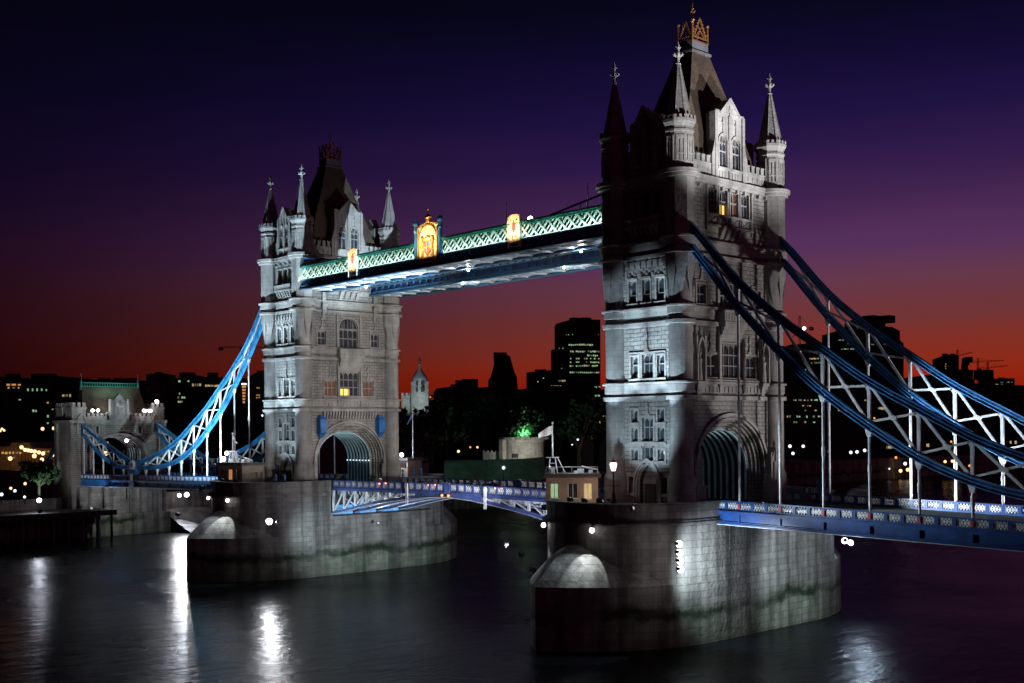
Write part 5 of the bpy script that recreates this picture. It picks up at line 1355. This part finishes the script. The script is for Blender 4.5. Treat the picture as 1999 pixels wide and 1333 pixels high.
block([(1534, 752), (1560, 748), (1640, 750), (1700, 752), (1760, 746)], 560, "long dark riverside offices with lit rows, right of the near tower",
      [(781, 1548, 1596, 14, G, .6, 3, 3), (792, 1556, 1584, 6, 'worange', .5, 3, 2), (801, 1570, 1640, 14, 'wyellow', .35, 3, 3), (813, 1535, 1610, 16, G, .6, 3, 4), (824, 1548, 1600, 12, G, .5, 3, 3), (797, 1714, 1727, 4, 'wyellow', 1, 3, 5), (781, 1683, 1700, 4, 'wyellow', .6, 3, 3), (873, 1730, 1756, 9, 'wyellow', .8, 2, 5), (869, 1808, 1814, 2, 'wyellow', 1, 3, 7)])
block([(1832, 700), (1850, 693), (1860, 691), (1872, 694)], 900, "slim dark tower with a column of lit windows near the right cranes", [(706 + 4.5 * k, 1844, 1848, 1, 'wyellow', .8, 2, 1.8) for k in range(8)])
block([(1877, 741), (1884, 740), (1886, 715), (1888, 697), (1890, 715), (1892, 740), (1903, 741)], 880, "dark church with a needle spire between the cranes", name="church", cat="church", thick=10)
block([(1927, 739), (1981, 738)], 800, "flat topped dark block near the right edge with dim lit floors", [(746, 1932, 1980, 16, G, .4, 1.8, 1.2), (750, 1942, 1962, 8, G, .6, 1.8, 1.2)])
block([(1755, 752), (1790, 745), (1820, 748), (1825, 735), (1840, 728), (1870, 745), (1925, 750), (1999, 752), (2060, 754)], 640, "long low dark roofs along the horizon at the right edge", [(863, 1968, 1988, 2, 'wyellow', 1, 3.5, 6)])
block([(285, 731), (310, 727), (328, 730)], 520, "square dark slab block behind the gatehouse roof's right end", [(748, 304, 308, 1, 'worange', .8, 2, 2), (757, 304, 308, 1, 'worange', .8, 2, 2)])
block([(330, 740), (352, 736), (366, 734), (370, 730), (374, 734), (400, 736), (470, 737)], 540, "long dark building with small dome and pale lit upper storey left of the far tower", [(751, 374, 393, 4, 'wyellow', .9, 3, 5), (753, 397, 428, 10, 'wyellow', .8, 3, 4), (776, 346, 366, 5, G, .8, 3, 4), (784, 347, 360, 4, G, .8, 3, 3.5), (768, 349, 352, 1, G, 1, 3, 4), (744, 349, 352, 1, G, 1, 4, 4), (744, 366, 369, 1, G, 1, 3.4, 4), (760, 332, 335, 1, 'wyellow', 1, 4, 4)])
block([(486, 735), (498, 728), (512, 724), (524, 724)], 470, "dark block with four orange windows touching the far tower's left edge", [(771, 499, 508, 2, 'worange', 1, 2.2, 2.2), (776, 499, 508, 2, 'worange', 1, 2.2, 2.2), (757, 500, 508, 2, 'worange', .6, 2, 2)])
block([(-60, 737), (0, 735), (60, 738), (115, 734), (150, 737)], 480, "wide dark warehouse at the far left with an orange lit attic row", [(751, 11, 43, 3, 'worange', 1, 8, 3.5), (757, 12, 41, 3, 'worange', 1, 4, 3), (761, 50, 95, 5, G, .8, 2.2, 5), (772, 120, 140, 3, 'wyellow', .8, 3.4, 5), (780, 36, 41, 1, G, 1, 5, 2.5), (802, 62, 73, 2, G, 1, 3, 5), (786, 92, 95, 1, 'worange', 1, 3, 4), (812, 92, 95, 1, G, 1, 4, 6), (799, 101, 104, 1, 'wyellow', 1, 2.5, 2.5), (826, 92, 95, 1, G, 1, 3, 3)])
block([(150, 744), (220, 741), (290, 743)], 430, "plain dark block rising behind the gatehouse roof ridge")
# orange lit street at the far left
T = block([(-40, 872), (20, 872), (22, 864), (58, 864), (60, 874), (118, 876)], 345, "low street frontage glowing orange at the far left behind the lamps", [(884, 2, 50, 7, 'worange', .7, 4, 4), (893, 0, 30, 5, 'wyellow', .7, 4, 3), (881, 66, 110, 7, 'worange', .5, 3, 3)], m_='rag')
for px, py, e in ((8, 890, 220), (46, 894, 320), (98, 897, 160)): light("lamp", 'POINT', far(px, py, 337), e, (1, .38, .08), radius=.4, parent=T)
# illuminated column building
T = block([(468, 748), (484, 748)], 520, "small round tower glowing orange under a bright rim, left of the far tower", name="glowing_tower", cat="tower")
for k in range(6): pane(T, 476, 755 + k * 6, 519.5, 7 - k * .6, 3.6, 'worange')
pane(T, 476, 749.5, 519, 9, 2.6, 'bulbpink')

# white keep turret with onion cupola
def keep():
    d_ = 330; c = far(820, PY0, d_); c.z = 2.6
    T = thing("castle_keep", c, "floodlit white square turret with a dark onion cupola and vane", "castle")
    s = d_ / FPX; zt = lambda py: CAM.z + (PY0 - py - .009 * 180) * s
    m = MB(); h = 12 * s
    m.box(c.x - h, c.x + h, c.y - h, c.y + h, 2.6, zt(742)); wl = m.obj("wall", 'rag', T)
    for py in (748, 760):
        for q in (-.4, .4):
            p = far(820 + q * 12, py, d_ - h * 1.1)
            mm = MB(); mm.box(p.x - .35, p.x + .35, p.y - .35, p.y + .35, p.z - .7, p.z + .7); mm.obj("slit", 'bldg', T)
    m = MB(); m.lathe([(h * 1.25, zt(742)), (h * 1.3, zt(738)), (h * 1.15, zt(732)), (h * .75, zt(725)), (h * .4, zt(719)), (h * .16, zt(714)), (h * .1, zt(700)), (.05, zt(692))], c.x, c.y, 14); m.sphere((c.x, c.y, zt(708)), .45, 8, 6); m.box(c.x - 1.0, c.x + 1.0, c.y - .06, c.y + .06, zt(701), zt(699)); m.obj("cupola", 'lead', T, True)
    m = MB(); a, b_ = far(786, PY0, d_ + 2), far(810, PY0, d_ + 2); n = (b_ - a).normalized(); w = Vector((0, 0, 0))
    for (x0, x1, py) in ((784, 812, 768), (784, 789, 763), (792, 797, 763), (800, 805, 763)):
        a, b_ = far(x0, PY0, d_ + 3), far(x1, PY0, d_ + 3); z = zt(py)
        m.hexa([(a.x, a.y, 2.6), (b_.x, b_.y, 2.6), *[tuple(Vector((p.x, p.y, 2.6)) + _d * 4) for p in (b_, a)], (a.x, a.y, z), (b_.x, b_.y, z), *[tuple(Vector((p.x, p.y, z)) + _d * 4) for p in (b_, a)]])
    m.obj("curtain_wall", 'rag', T)
    light("lamp", 'SPOT', far(812, 795, d_ - 16), 15000, (.75, .93, 1), far(814, 762, d_), 52, .5, .3, T)
    return T
keep()
# round-fronted riverside tower with walls, green lit bank wall
def river_tower():
    d_ = 362; s = d_ / FPX; zt = lambda py: CAM.z + (PY0 - py) * s
    c = far(1022, PY0, d_ + 9); c.z = 2.6
    T = thing("castle_tower", c, "broad pale stone drum tower with battlements, lit from below by the river", "castle")
    R = 42 * s
    m = MB(); m.lathe([(R, 2.6), (R * .99, zt(863)), (R * 1.02, zt(861)), (R * 1.02, zt(858))], c.x, c.y, 28)
    for k in range(14):
        a = 2 * pi * k / 14; p = Vector((c.x + R * .98 * cos(a), c.y + R * .98 * sin(a), 0)); m.box(p.x - 1.1, p.x + 1.1, p.y - 1.1, p.y + 1.1, zt(858.5), zt(854))
    m.obj("wall", 'rag', T)
    g = far(1007, PY0, d_ - 1.8)
    m = MB()
    for i in range(3):
        for j in range(2):
            p = far(1003 + i * 3.6, 886 + 10 * j + 4, d_ + 9 - R - .05); m.hexa([tuple(p + _r * x + _d * y + Vector((0, 0, z))) for z in (-.65, .65) for x, y in ((-.22, -.1), (.22, -.1), (.22, .5), (-.22, .5))])
    m.obj("window", 'bldg', T)
    c2 = far(981, PY0, d_ + 4); h = 5 * s
    m = MB(); m.box(c2.x - h, c2.x + h, c2.y - h, c2.y + h, 2.6, zt(858)); m.obj("stair_turret", 'rag', T)
    m = MB()
    for x0, x1, py in ((942, 976, 883), (942, 946, 880), (950, 954, 880), (958, 962, 880), (966, 970, 880)):
        a, b_ = far(x0, PY0, d_ + 6), far(x1, PY0, d_ + 6); z = zt(py)
        m.hexa([(a.x, a.y, 2.6), (b_.x, b_.y, 2.6), *[tuple(Vector((p.x, p.y, 2.6)) + _d * 3) for p in (b_, a)], (a.x, a.y, z), (b_.x, b_.y, z), *[tuple(Vector((p.x, p.y, z)) + _d * 3) for p in (b_, a)]])
    m.obj("curtain_wall", 'rag', T)
    light("lamp", 'SPOT', far(1030, 899, d_ - 11), 11000, (1, .97, .88), far(1026, 876, d_ + 2), 100, .8, .3, T)
    return T
river_tower()
T = thing("bank_wall", far(960, 905, 340), "low stone bank wall washed in green light beyond the lifting span", "wall")
m = MB()
a, b_ = far(866, PY0, 338), far(1062, PY0, 350); zt_ = CAM.z + (PY0 - 903) * 345 / FPX
m.hexa([(a.x, a.y, 2.6), (b_.x, b_.y, 2.6), *[tuple(Vector((p.x, p.y, 2.6)) + _d * 2) for p in (b_, a)], (a.x, a.y, zt_), (b_.x, b_.y, zt_ + 1.5), *[tuple(Vector((p.x, p.y, zt_ + 1)) + _d * 2) for p in (b_, a)]]); m.obj("masonry", 'rag', T)
light("lamp", 'SPOT', far(905, 900, 316), 1500, (.10, 1, .62), far(912, 922, 345), 66, 1, .3, T); light("lamp", 'SPOT', far(1025, 900, 322), 1300, (.10, 1, .62), far(1030, 922, 345), 74, 1, .3, T)

# cranes
def crane(px, pbase, ptop, jib, dist, label):
    b0 = far(px, pbase, dist); t0 = far(px, ptop, dist); T = thing("tower_crane", b0, label, "crane", "cranes over the city")
    s = 1.6 * dist / FPX; w = .8 * s
    m = MB()
    for x in (-1, 1):
        for y in (-1, 1): m.bar(b0 + _r * x * w + _d * y * w, t0 + _r * x * w + _d * y * w, .3 * s, .3 * s)
    n = 10
    for k in range(n):
        a, b_ = b0.lerp(t0, k / n), b0.lerp(t0, (k + 1) / n); m.bar(a + _r * w * (1 if k % 2 else -1), b_ - _r * w * (1 if k % 2 else -1), .25 * s, .25 * s)
    m.obj("mast", 'bldg', T)
    (xa, ya), (xb, yb), pj = jib
    m = MB(); A, B = far(xa, ya, dist), far(xb, yb, dist); up = Vector((0, 0, 2.0 * s))
    m.bar(A, B, .5 * s, .5 * s); m.bar(A + up, B + up * .3, .35 * s, .35 * s)
    for k in range(14): m.bar(A.lerp(B, k / 14), A.lerp(B, (k + .5) / 14) + up * (1 - .7 * k / 14), .2 * s, .2 * s)
    m.bar(far(px, ptop, dist), A.lerp(B, .8), .18 * s, .18 * s); m.bar(far(px, ptop, dist), A, .18 * s, .18 * s)
    m.box(A.x - 2 * s, A.x + 2 * s, A.y - 2 * s, A.y + 2 * s, A.z - 3 * s, A.z + 1 * s)
    m.obj("jib", 'bldg', T)
    return T
crane(1561, 690, 616, ((1584, 640), (1541, 660), 0), 690, "tower crane just right of the near tower with a bright lamp on its arm")
crane(1869, 700, 683, ((1866, 697), (1898, 688), 0), 880, "crane on top of the slim dark tower")
crane(1909, 750, 699, ((1888, 708), (1960, 704), 0), 860, "thin crane with a long level arm right of the church spire")
crane(1928, 750, 707, ((1911, 721), (1967, 714), 0), 840, "crane with a short counterweight over the flat topped block")
crane(470, 745, 676, ((431, 679), (512, 678), 0), 620, "faint crane with a level arm left of the farther tower")
pb = far(1570, 641, 685); m = MB(); m.sphere(pb, .95, 8, 6); tag(m.obj("work_lamp", 'bulb', loc=pb), "bright work lamp hanging on the crane right of the near tower", "lamp")

# lamps along the far bank (each a post with a globe)
gl = [(0, 841, 2.3, 'bulbwarm'), (4, 837, 2.0, 'bulbwarm'), (8, 840, 2, 'bulbwarm'), (83, 837, 3, 'bulbwarm'), (105, 836, 3, 'bulbwarm'), (42, 873, 3.4, 'bulbwarm'), (49, 878, 3.2, 'bulbwarm'), (55, 879, 3.2, 'bulbwarm'), (61, 880, 3.2, 'bulbwarm'), (68, 881, 3.2, 'bulbwarm'), (76, 883, 3.2, 'bulbwarm'), (84, 885, 3.4, 'bulbwarm'), (67, 890, 3.8, 'bulbwarm'), (82, 897, 3.4, 'bulbwarm'), (102, 888, 3.4, 'bulbwarm'), (113, 890, 3.6, 'bulbwarm'), (20, 895, 3.6, 'bulbwarm'), (49, 944, 2.6, 'bulbwarm'), (21, 953, 2.4, 'bulbwarm'), (29, 958, 2.6, 'bulbcool'), (3, 965, 3, 'bulbcool'), (48, 970, 2.4, 'bulbcool'), (171, 892, 3.6, 'bulbwarm'), (206, 885, 4, 'bulbwarm'), (247, 860, 3, 'bulb'), (277, 897, 2.4, 'bulbcool'), (210, 864, 1.8, 'orange'), (392, 860, 2.2, 'bulbcool'), (512, 811, 1.7, 'bulbcool'),
      (1542, 871, 2.9, 'bulbcool'), (1568, 871, 2.7, 'bulbcool'), (1548, 885, 2.7, 'bulbcool'), (1618, 881, 1.8, 'bulbcool'), (1661, 883, 2.8, 'bulbcool'), (1673, 882, 2.8, 'bulbcool'), (1688, 879, 2.8, 'bulbcool'), (1645, 914, 3.2, 'bulbcool'), (1665, 913, 3.2, 'bulbcool'), (1683, 911, 3.2, 'bulbcool'), (1710, 910, 3, 'bulbcool'), (1767, 905, 3, 'bulbcool'), (1749, 893, 2.3, 'orange'), (1675, 928, 2.6, 'bulbwarm'), (1730, 921, 2.8, 'bulbwarm'), (1758, 919, 3, 'bulbwarm'), (1772, 917, 3, 'bulbwarm'), (1845, 901, 2.5, 'bulbwarm'), (1859, 900, 2.5, 'bulbwarm'), (1871, 901, 2, 'bulbwarm'), (1893, 909, 2.3, 'orange'), (1899, 909, 2.3, 'orange'), (1857, 862, 1.8, 'orange'), (1736, 915, 1.6, 'bulbcool'), (1707, 816, 1.6, 'orange'), (1946, 795, 1.7, 'orange'),
      (895, 881, 2.4, 'bulbwarm'), (918, 873, 1.6, 'orange'), (932, 873, 1.8, 'bulbwarm'), (901, 905, 1.8, 'bulbwarm'), (959, 907, 2.4, 'orange'), (983, 913, 2.8, 'bulbcool'), (1128, 858, 1.8, 'bulbcool'), (1117, 868, 1.2, 'bulbcool'), (799, 800, 1.4, 'bulbcool'), (808, 810, 1.2, 'bulbcool'), (828, 820, 1.2, 'bulbcool'), (840, 775, 1.6, 'wyellow')]
desc = {'bulbwarm': "warm", 'bulbcool': "cool white", 'bulb': "glaring white", 'orange': "orange", 'wyellow': "yellow"}
for i, (px, py, r, mk) in enumerate(gl):
    on_left = px < 130
    dist = 300 if 140 < px < 300 else (330 if on_left and 860 < py < 900 else (255 if on_left and py > 930 else (420 if on_left else (520 if px > 1500 else 345))))
    if px in (247,): dist = 272
    p = far(px, py, dist); s = dist / FPX
    where = "at the far left" if px < 130 else "seen through the left chains" if px < 520 else "on the shore beyond the lifting span" if px < 1200 else "on the far bank at right, seen between the hangers"
    T = thing("street_lamp", (p.x, p.y, 2.6), "small %s shore lamp %s" % (desc[mk], where), "street lamp", "%s lamps %s" % (desc[mk], where))
    m = MB(); m.sphere(p, r * s * 1.15, 8, 6); m.obj("globe", mk, T)
    m = MB(); m.tube((p.x, p.y, 2.6), (p.x, p.y, max(p.z - r * s, 2.8)), .12, .07, 6); m.obj("post", 'bldg', T)

# ------------------------------------------------------------------ trees
def tree(p, h, cw, label, seed, n=1100, lsz=.55, group=None):
    random.seed(seed); T = thing("tree", p, label, "tree", group); x, y, z = p
    m = MB(); th = h * .38
    m.tube((x, y, z), (x, y, z + th), cw * .07, cw * .05, 7); ends = []
    for k in range(7):
        a = k * 2.4; e = Vector((x + cos(a) * cw * random.uniform(.3, .6), y + sin(a) * cw * random.uniform(.3, .6), z + h * random.uniform(.55, .9)))
        m.tube((x, y, z + th * random.uniform(.75, 1)), e, cw * .035, cw * .012, 5); ends.append(e)
    m.obj("trunk", 'bark', T)
    m = MB(); cl = ends + [Vector((x, y, z + h * .85)), Vector((x, y, z + h * .6))]
    cl = [c + Vector((random.gauss(0, cw * .12), random.gauss(0, cw * .12), random.gauss(0, h * .04))) for c in cl for _ in range(2)]
    for i in range(n):
        c = random.choice(cl); rr_ = cw * .3
        v = Vector((random.gauss(0, 1), random.gauss(0, 1), random.gauss(0, .8))); v = v.normalized() * rr_ * random.random() ** .4
        q = c + v; a = Vector((random.gauss(0, 1), random.gauss(0, 1), random.gauss(0, 1))).normalized(); b_ = a.cross(Vector((random.gauss(0, 1), random.gauss(0, 1), 1))).normalized()
        s = lsz * random.uniform(.6, 1.3)
        m.poly([q - a * s, q + b_ * s * .6, q + a * s, q - b_ * s * .6])
    m.obj("crown", 'leaf', T)
    return T
p = on(76, 975, 0, -139.0); tree((p.x, p.y, 3.0), 8.5, 5.6, "bushy tree lit pale green above the glaring lamp at far left", 3)
light("lamp", 'SPOT', (p.x + 5, p.y + .5, 3.2), 3200, (.75, 1, .8), (p.x, p.y, 8), 80, .6, .3)
p = far(1018, 868, 374); tree((p.x, p.y, 5), 21, 9, "tree lit bright green behind the drum tower's battlements", 9, 1200, .7)
light("lamp", 'SPOT', far(1024, 852, 366), 16000, (.35, 1, .55), far(1015, 832, 374), 90, .6, .3)
dk = [(806, 802, 306), (858, 775, 400), (905, 772, 420), (940, 768, 410), (1056, 772, 410), (1090, 775, 400), (872, 800, 390), (1130, 790, 400)]
lb = ["in front of the floodlit keep", "right of the white turret", "under the stair head roofline", "left of the stepped tower", "right of the stepped tower", "below the lit office tower", "lowest of the dark trees, right of the keep", "left of the near tower above the orange windows"]
for i, ((px, py, dd), l) in enumerate(zip(dk, lb)):
    g_ = far(px, PY0, dd); hh = CAM.z + (PY0 - py) * dd / FPX - 2.6
    tree((g_.x, g_.y, 2.6), hh, hh * .55, "dark tree silhouette " + l, 20 + i, 700, 1.1, "dark trees on the far bank")
bpy.data.objects.remove(_wb)

# ------------------------------------------------------------------ floodlighting
COOL, WHITE, WARM, GRN = (.60, .82, 1), (.90, .96, 1), (1, .94, .86), (.64, 1, .84)
# narrow faces, from the downstream ends of the piers
for c, nm in ((CX, "near"), (-CX, "farther")):
    for u, q in ((-4.6, "left"), (0, "middle"), (4.6, "right")):
        floodlight((c + .4 + u * .5, -20.9, 10.3), (c + .2 + u, -9.4, 28.6), 36000, COOL, "%s upward floodlight of three on the %s pier parapet, for the upper storeys" % (q, nm), 25, .35, .15, .8, group="tower floodlights")
    floodlight((c + 2.8, -20.9, 10.3), (c + .2, -9.4, 19.5), 9500, COOL, "wide upward floodlight on the %s pier parapet, for the lower storeys" % nm, 54, .6, .2, .8, group="tower floodlights")
# broad shore face of the near tower
floodlight((82, 15.5, 4.6), (46.5, 1, 34), 42000, (.97, .93, .93), "floodlight slung outside the near span deck, aimed up at the near tower", 60, .6, .4, .9)
floodlight((104, 13.5, 3.8), (46.5, 1, 58.5), 430000, (.93, .95, 1), "floodlight farther along the near span, aimed at the tower top", 19, .7, .4, .9)
floodlight((100, -15.5, 3.8), (46.5, -5.5, 58.5), 300000, (.93, .95, 1), "floodlight on the downstream side of the near span, aimed at the tower top", 15, .6, .4, .9)
# river face of the far tower
floodlight((29.6, 15.6, 8.6), (-35.8, 0, 27), 42000, WARM, "floodlight at the near pier's upstream shoulder, aimed across the river", 44, .6, .4)
floodlight((29.6, -15.8, 8.6), (-35.8, 0, 27), 42000, WARM, "floodlight at the near pier's downstream shoulder, aimed across the river", 44, .6, .4)
floodlight((29.4, -14.6, 8.6), (-36.5, -2, 55), 420000, COOL, "narrow beam floodlight beside it, aimed at the farther tower's turrets", 22, .6, .4)
floodlight((-44, -28.5, 5.0), (-41, -9, 53), 230000, COOL, "floodlight on the tip of the farther pier, aimed at its turrets", 26, .5, .4)
# piers
floodlight((-28.6, -20.6, 4.1), (10, -36, -5), 4200, (.92, .94, 1), "single glaring flood lamp on the farther pier's corner", 110, .8, .35, 1.3, 'bulb')
floodlight((-26.4, -20.2, 4.0), (-25, 2, -3), 8000, (.68, .88, 1), "shaded flood lamp beside the glaring one on the farther pier's corner", 110, 1, .3, .7)  # second lamp added only to light the pier wall
for k in range(4):
    floodlight((53.9 + .05 * k, -19.6, 6.0 - .9 * k), (54.0, 4, -3 + 4 * (k == 0)), (4200, 3800, 3200, 3000)[k], (.74, .88, 1), ("top", "second", "third", "lowest")[k] + " flood lamp of the stack of four on the near pier's corner", 116, 1, .3, .9, 'bulb', group="stacked flood lamps")
floodlight((68.2, -9.9, 6.6), (52, 10, -1), 22000, (.74, .88, 1), "lamp under the near deck edge shining back on the pier", 66, .8, .3, .8, 'bulb')
floodlight((69.0, -10.2, 6.5), (95, -45, -6), 6500, (.9, .94, 1), "added twin of the lamp under the near deck edge, facing downstream", 90, .8, .3, .7, 'bulb')  # companion lamp added for its streak on the water
floodlight((29.3, -19.5, 3.0), (-12, -7, 7), 30000, (.86, .86, 1), "floodlight low on the near pier's river side, aimed at the lifting span", 40, .7, .3, .9)
floodlight((50.2, 24.6, 5.0), (70, -16, -6), 2000, (.62, .8, 1), "lamp on the near pier's upstream flank, shining over the water", 70, .8, .3, .7)  # invented lamp, placed so that it reflects as a streak in the river
floodlight((29.3, -17.5, 1.0), (-30, 4, -2), 60000, (.68, .88, 1), "floodlight lower on the near pier's river side, aimed at the farther pier", 30, .8, .3, .9)
floodlight((-27.5, 0, 2.5), (-8, 0, 9), 3800, (.95, .97, 1), "lamp beneath the farther leaf, lighting its underside", 80, .7, .3, .7)
floodlight((28.0, -4, 2.5), (10, -5, 9), 3000, (.88, .88, 1), "lamp beneath the nearer leaf, lighting its underside", 80, .7, .3, .7)
floodlight((26.0, -19.0, 4.0), (12, -7.2, 8), 6000, (.8, .8, 1), "small floodlight off the near pier, aimed at the nearer leaf", 70, .7, .3, .7)
for px_, py_, pz_, ax, ay, nm in ((44.4, -22.75, 7.3, 44.5, -23.9, "right lamp over the near pier's domed cutwater"), (35.3, -21.4, 7.3, 35.0, -22.6, "left lamp over the near pier's domed cutwater"), (-37.9, -22.75, 7.3, -37.8, -23.9, "right lamp over the farther pier's domed cutwater"), (-47.0, -21.4, 7.3, -47.3, -22.6, "left lamp over the farther pier's domed cutwater")):
    floodlight((px_, py_, pz_), (ax, ay, 2.0), 1500, (.9, .97, 1), nm, 58, .25, .1, .7, 'bulb', group="cutwater lamps")
    light("lamp", 'SPOT', (px_ - .2, py_ - 1.0, pz_), 800, (.75, .9, 1), (ax - .6, ay - 3.4, 1.5), 92, .5, .12)
# walkways: strips of lamps under the lattice, gilded arms, soffit
for s in (-1, 1):
    for xa, xb in (((-36.5, -20.7), (-17.8, -3.3), (3.3, 17.2), (20.2, 36.5)) if s < 0 else ((-36, 36),)):
        light("lattice_strip", 'AREA', ((xa + xb) / 2, s * 10.66, 43.9), 15 * (xb - xa) * .95, GRN, ((xa + xb) / 2, s * 10.0, 45.3), sx=xb - xa, sy=.12, spread=120)
light("arms_lamp", 'AREA', (0, -14.2, 43.6), 430, (1, .72, .38), (0, -10.4, 46.4), sx=4.4, sy=.3, spread=70)
for x in (-19.3, 18.7): light("arms_lamp", 'AREA', (x, -13.6, 43.6), 140, (1, .72, .4), (x, -10.4, 45.6), sx=1.8, sy=.3, spread=60)
for i, (x, y) in enumerate(((-24, -4.6), (2.2, -4.6), (25.6, -4.6), (13.3, 4.5), (-9.9, 4.5))):
    T = thing("soffit_lamp", (x, y, 42.2), ("white lamp under the front walkway nearest the farther tower", "white lamp under the middle of the front walkway", "twin-bright white lamp under the front walkway by the near tower", "white lamp under the rear walkway toward the near tower", "white lamp under the rear walkway toward the farther tower")[i], "lamp", "lamps under the walkways")
    m = MB(); m.sphere((x, y, 42.15), .19, 10, 6); m.obj("globe", 'bulb', T); m = MB(); m.tube((x, y, 42.2), (x, y, 42.5), .08, n=6); m.obj("stem", 'dark', T)
    light("lamp", 'POINT', (x, y, 41.8), 500, WHITE, radius=.2, parent=T)
floodlight((30.2, 2.5, 9.8), (-6, 0, 42.4), 24000, WHITE, "upward floodlight at the near leaf's root, lighting the walkway soffits", 62, .6, .3, .8)
floodlight((-30.2, 2.5, 9.8), (6, 0, 42.4), 24000, WHITE, "upward floodlight at the farther leaf's root, lighting the walkway soffits", 62, .6, .3, .8)
floodlight((19.6, -8.5, 46.9), (36, -9, 46.6), 700, WHITE, "bright lamp on the walkway roof beside the right shield panel", 40, .5, .2, .8, 'bulb')
for x, l in ((-22.0, "pink"), (-4.2, "red")):
    p = (x, -8.6, 46.9 if x < -10 else 48.0); T = thing("warning_lamp", p, "small %s lamp on the walkway roof left of the %s" % (l, "left shield panel" if x < -10 else "coat of arms"), "lamp")
    m = MB(); m.sphere((p[0], p[1], p[2] + .35), .2, 8, 6); m.sphere((p[0] - .1, p[1], p[2] - .25), .18, 8, 6) if x > -10 else None; m.obj("globe", 'bulbpink', T)
    m = MB(); m.tube((p[0], p[1], 46.5), (p[0], p[1], p[2] + .25), .05, n=6); m.obj("stem", 'dark', T)
# side spans and chains
floodlight((-50.5, -20.6, 8.8), (-58, -9.2, 33), 70000, (.70, .92, 1), "second floodlight there, aimed at the left chain's top", 44, .6, .3)
floodlight((-53.2, -19.8, 8.3), (-78, -9.2, 23), 110000, (.70, .92, 1), "floodlight on the farther pier, aimed along the left chain", 62, .6, .3)
floodlight((-119.5, -12, 1.5), (-103, -9.3, 9), 6000, (.85, .93, 1), "floodlight on the landing stage, aimed at the far span deck", 66, .7, .3)
floodlight((55, -5.5, 9.6), (86, 9.2, 19), 60000, (.8, .93, 1), "floodlight on the near deck, aimed across at the rear chain", 76, .6, .3, .7)
floodlight((48.6, -20.6, 9.6), (73, -9.2, 17.5), 24000, (.8, .93, 1), "floodlight on the near pier parapet, aimed along the front chain", 56, .7, .3, .7)
for x in (54.5, 59.9, 65.3): light("hanger_fill_spot", 'SPOT', (x + .5, -9.95, 10.3), 1100, (.85, .95, 1), (x + .02, -9.25, 26), 15, .6, .08)  # spots added to brighten the first hangers, no fittings there
# inside the arches
for c, e in ((CX, 22), (-CX, 70)):
    for x in (-3.2, 1.5): light("arch_lamp", 'POINT', (c + x, -.5, 16.4), e, (.5, .88, 1), radius=.2)
floodlight((45.2, -20.9, 10.4), (36, -17, 11), 900, (1, .78, .62), "small warm lamp on the near pier parapet, aimed at the cream cabin", 60, .6, .15, .5)
# cabin roofs
light("roof_lamp", 'POINT', (36.2, -17.3, 15.2), 260, (.85, .97, 1), radius=.15)
light("roof_lamp", 'POINT', (-45.6, -17.0, 15.0), 260, (.9, .95, 1), radius=.15)
for p, r, l in (((-48.9, -17.5, 13.6), .42, "lower of two glaring lamps on the farther pier's low cabin"), ((-48.3, -17.2, 14.6), .36, "upper of two glaring lamps on the farther pier's low cabin"), ((-43.0, 16.8, 13.6), .4, "brightest glaring lamp on the roof of the pale cabin"), ((-44.8, 16.9, 13.3), .28, "smaller glaring lamp on the roof of the pale cabin")):
    T = thing("roof_lamp", p, l, "lamp"); m = MB(); m.sphere(p, r, 10, 6); m.obj("globe", 'bulb', T)
    m = MB(); m.tube((p[0], p[1], 12.7), (p[0], p[1], p[2] - r * .8), .06, n=6); m.obj("stem", 'dark', T)
light("flag_fill_spot", 'SPOT', (34.6, -19.6, 13.6), 900, (1, 1, 1), (32.4, -18.0, 18.0), 40, .5, .1)  # added spot to whiten the flag above the cream cabin, no fitting
light("flag_fill_spot", 'SPOT', (-47.4, -18.4, 13.6), 500, (1, 1, 1), (-48.8, -15.6, 16.6), 40, .5, .1)  # likewise added, for the farther pier's white flag
light("roof_lamp", 'POINT', (-42.0, 14.5, 14.0), 900, (.85, .9, 1), radius=.2)
# gatehouse
floodlight((-112, -26, 2.0), (-132, -2, 17), 8000, (.97, .96, 1), "floodlight at the landing stage end, aimed at the gatehouse", 56, .6, .3)
for y, l in ((-7.2, "far left"), (-5.9, "inner left"), (5.9, "inner right"), (7.2, "far right")):
    floodlight((-130.6, y, 23.4), (-132.0, y * .35, 25.4), 600, WHITE, "%s of four bright lamps along the gatehouse battlements" % l, 110, .6, .2, .9, 'bulb', group="gatehouse battlement lamps")
    m = MB(); m.sphere((-130.2, y, 23.5), .32, 8, 6); tag(m.obj("battlement_lamp", 'bulb', loc=(-130.2, y, 23.5)), "%s glowing globe above the gatehouse battlements" % l, "lamp", "gatehouse globes")
floodlight((-131.5, 9.2, 26.0), (-125, 9.4, 20.0), 900, WHITE, "bright lamp on the gatehouse's right corner turret", 100, .6, .2, 1.1, 'bulb')
light("ridge_lamp", 'AREA', (-134.0, 0, 28.2), 130, (.3, 1, .8), (-137, 0, 29.8), sx=9, sy=.3)
# shore floods
floodlight((-132.6, 17.5, 2.8), (-90, -5, -5), 16000, (.8, .88, 1), "big glaring shore flood under the deck, right of the gatehouse", 110, .8, .4, 1.5, 'bulb')
floodlight((-132.8, 15.6, 2.7), (-90, -5, -5), 5000, (1, .96, .97), "smaller shore flood left of the big one under the deck", 110, .8, .3, 1.2, 'bulb')
floodlight((-131.5, -19, 3.2), (-60, -60, -6), 1500, (.8, .85, 1), "glaring flood at the foot of the lit tree on the left shore", 110, .8, .4, 1.3, 'bulb')
floodlight((-118, -3, 5.6), (-131, 0, 2), 3000, (.9, .95, 1), "lamp under the far span deck, lighting the gatehouse base", 120, .6, .3, .6)
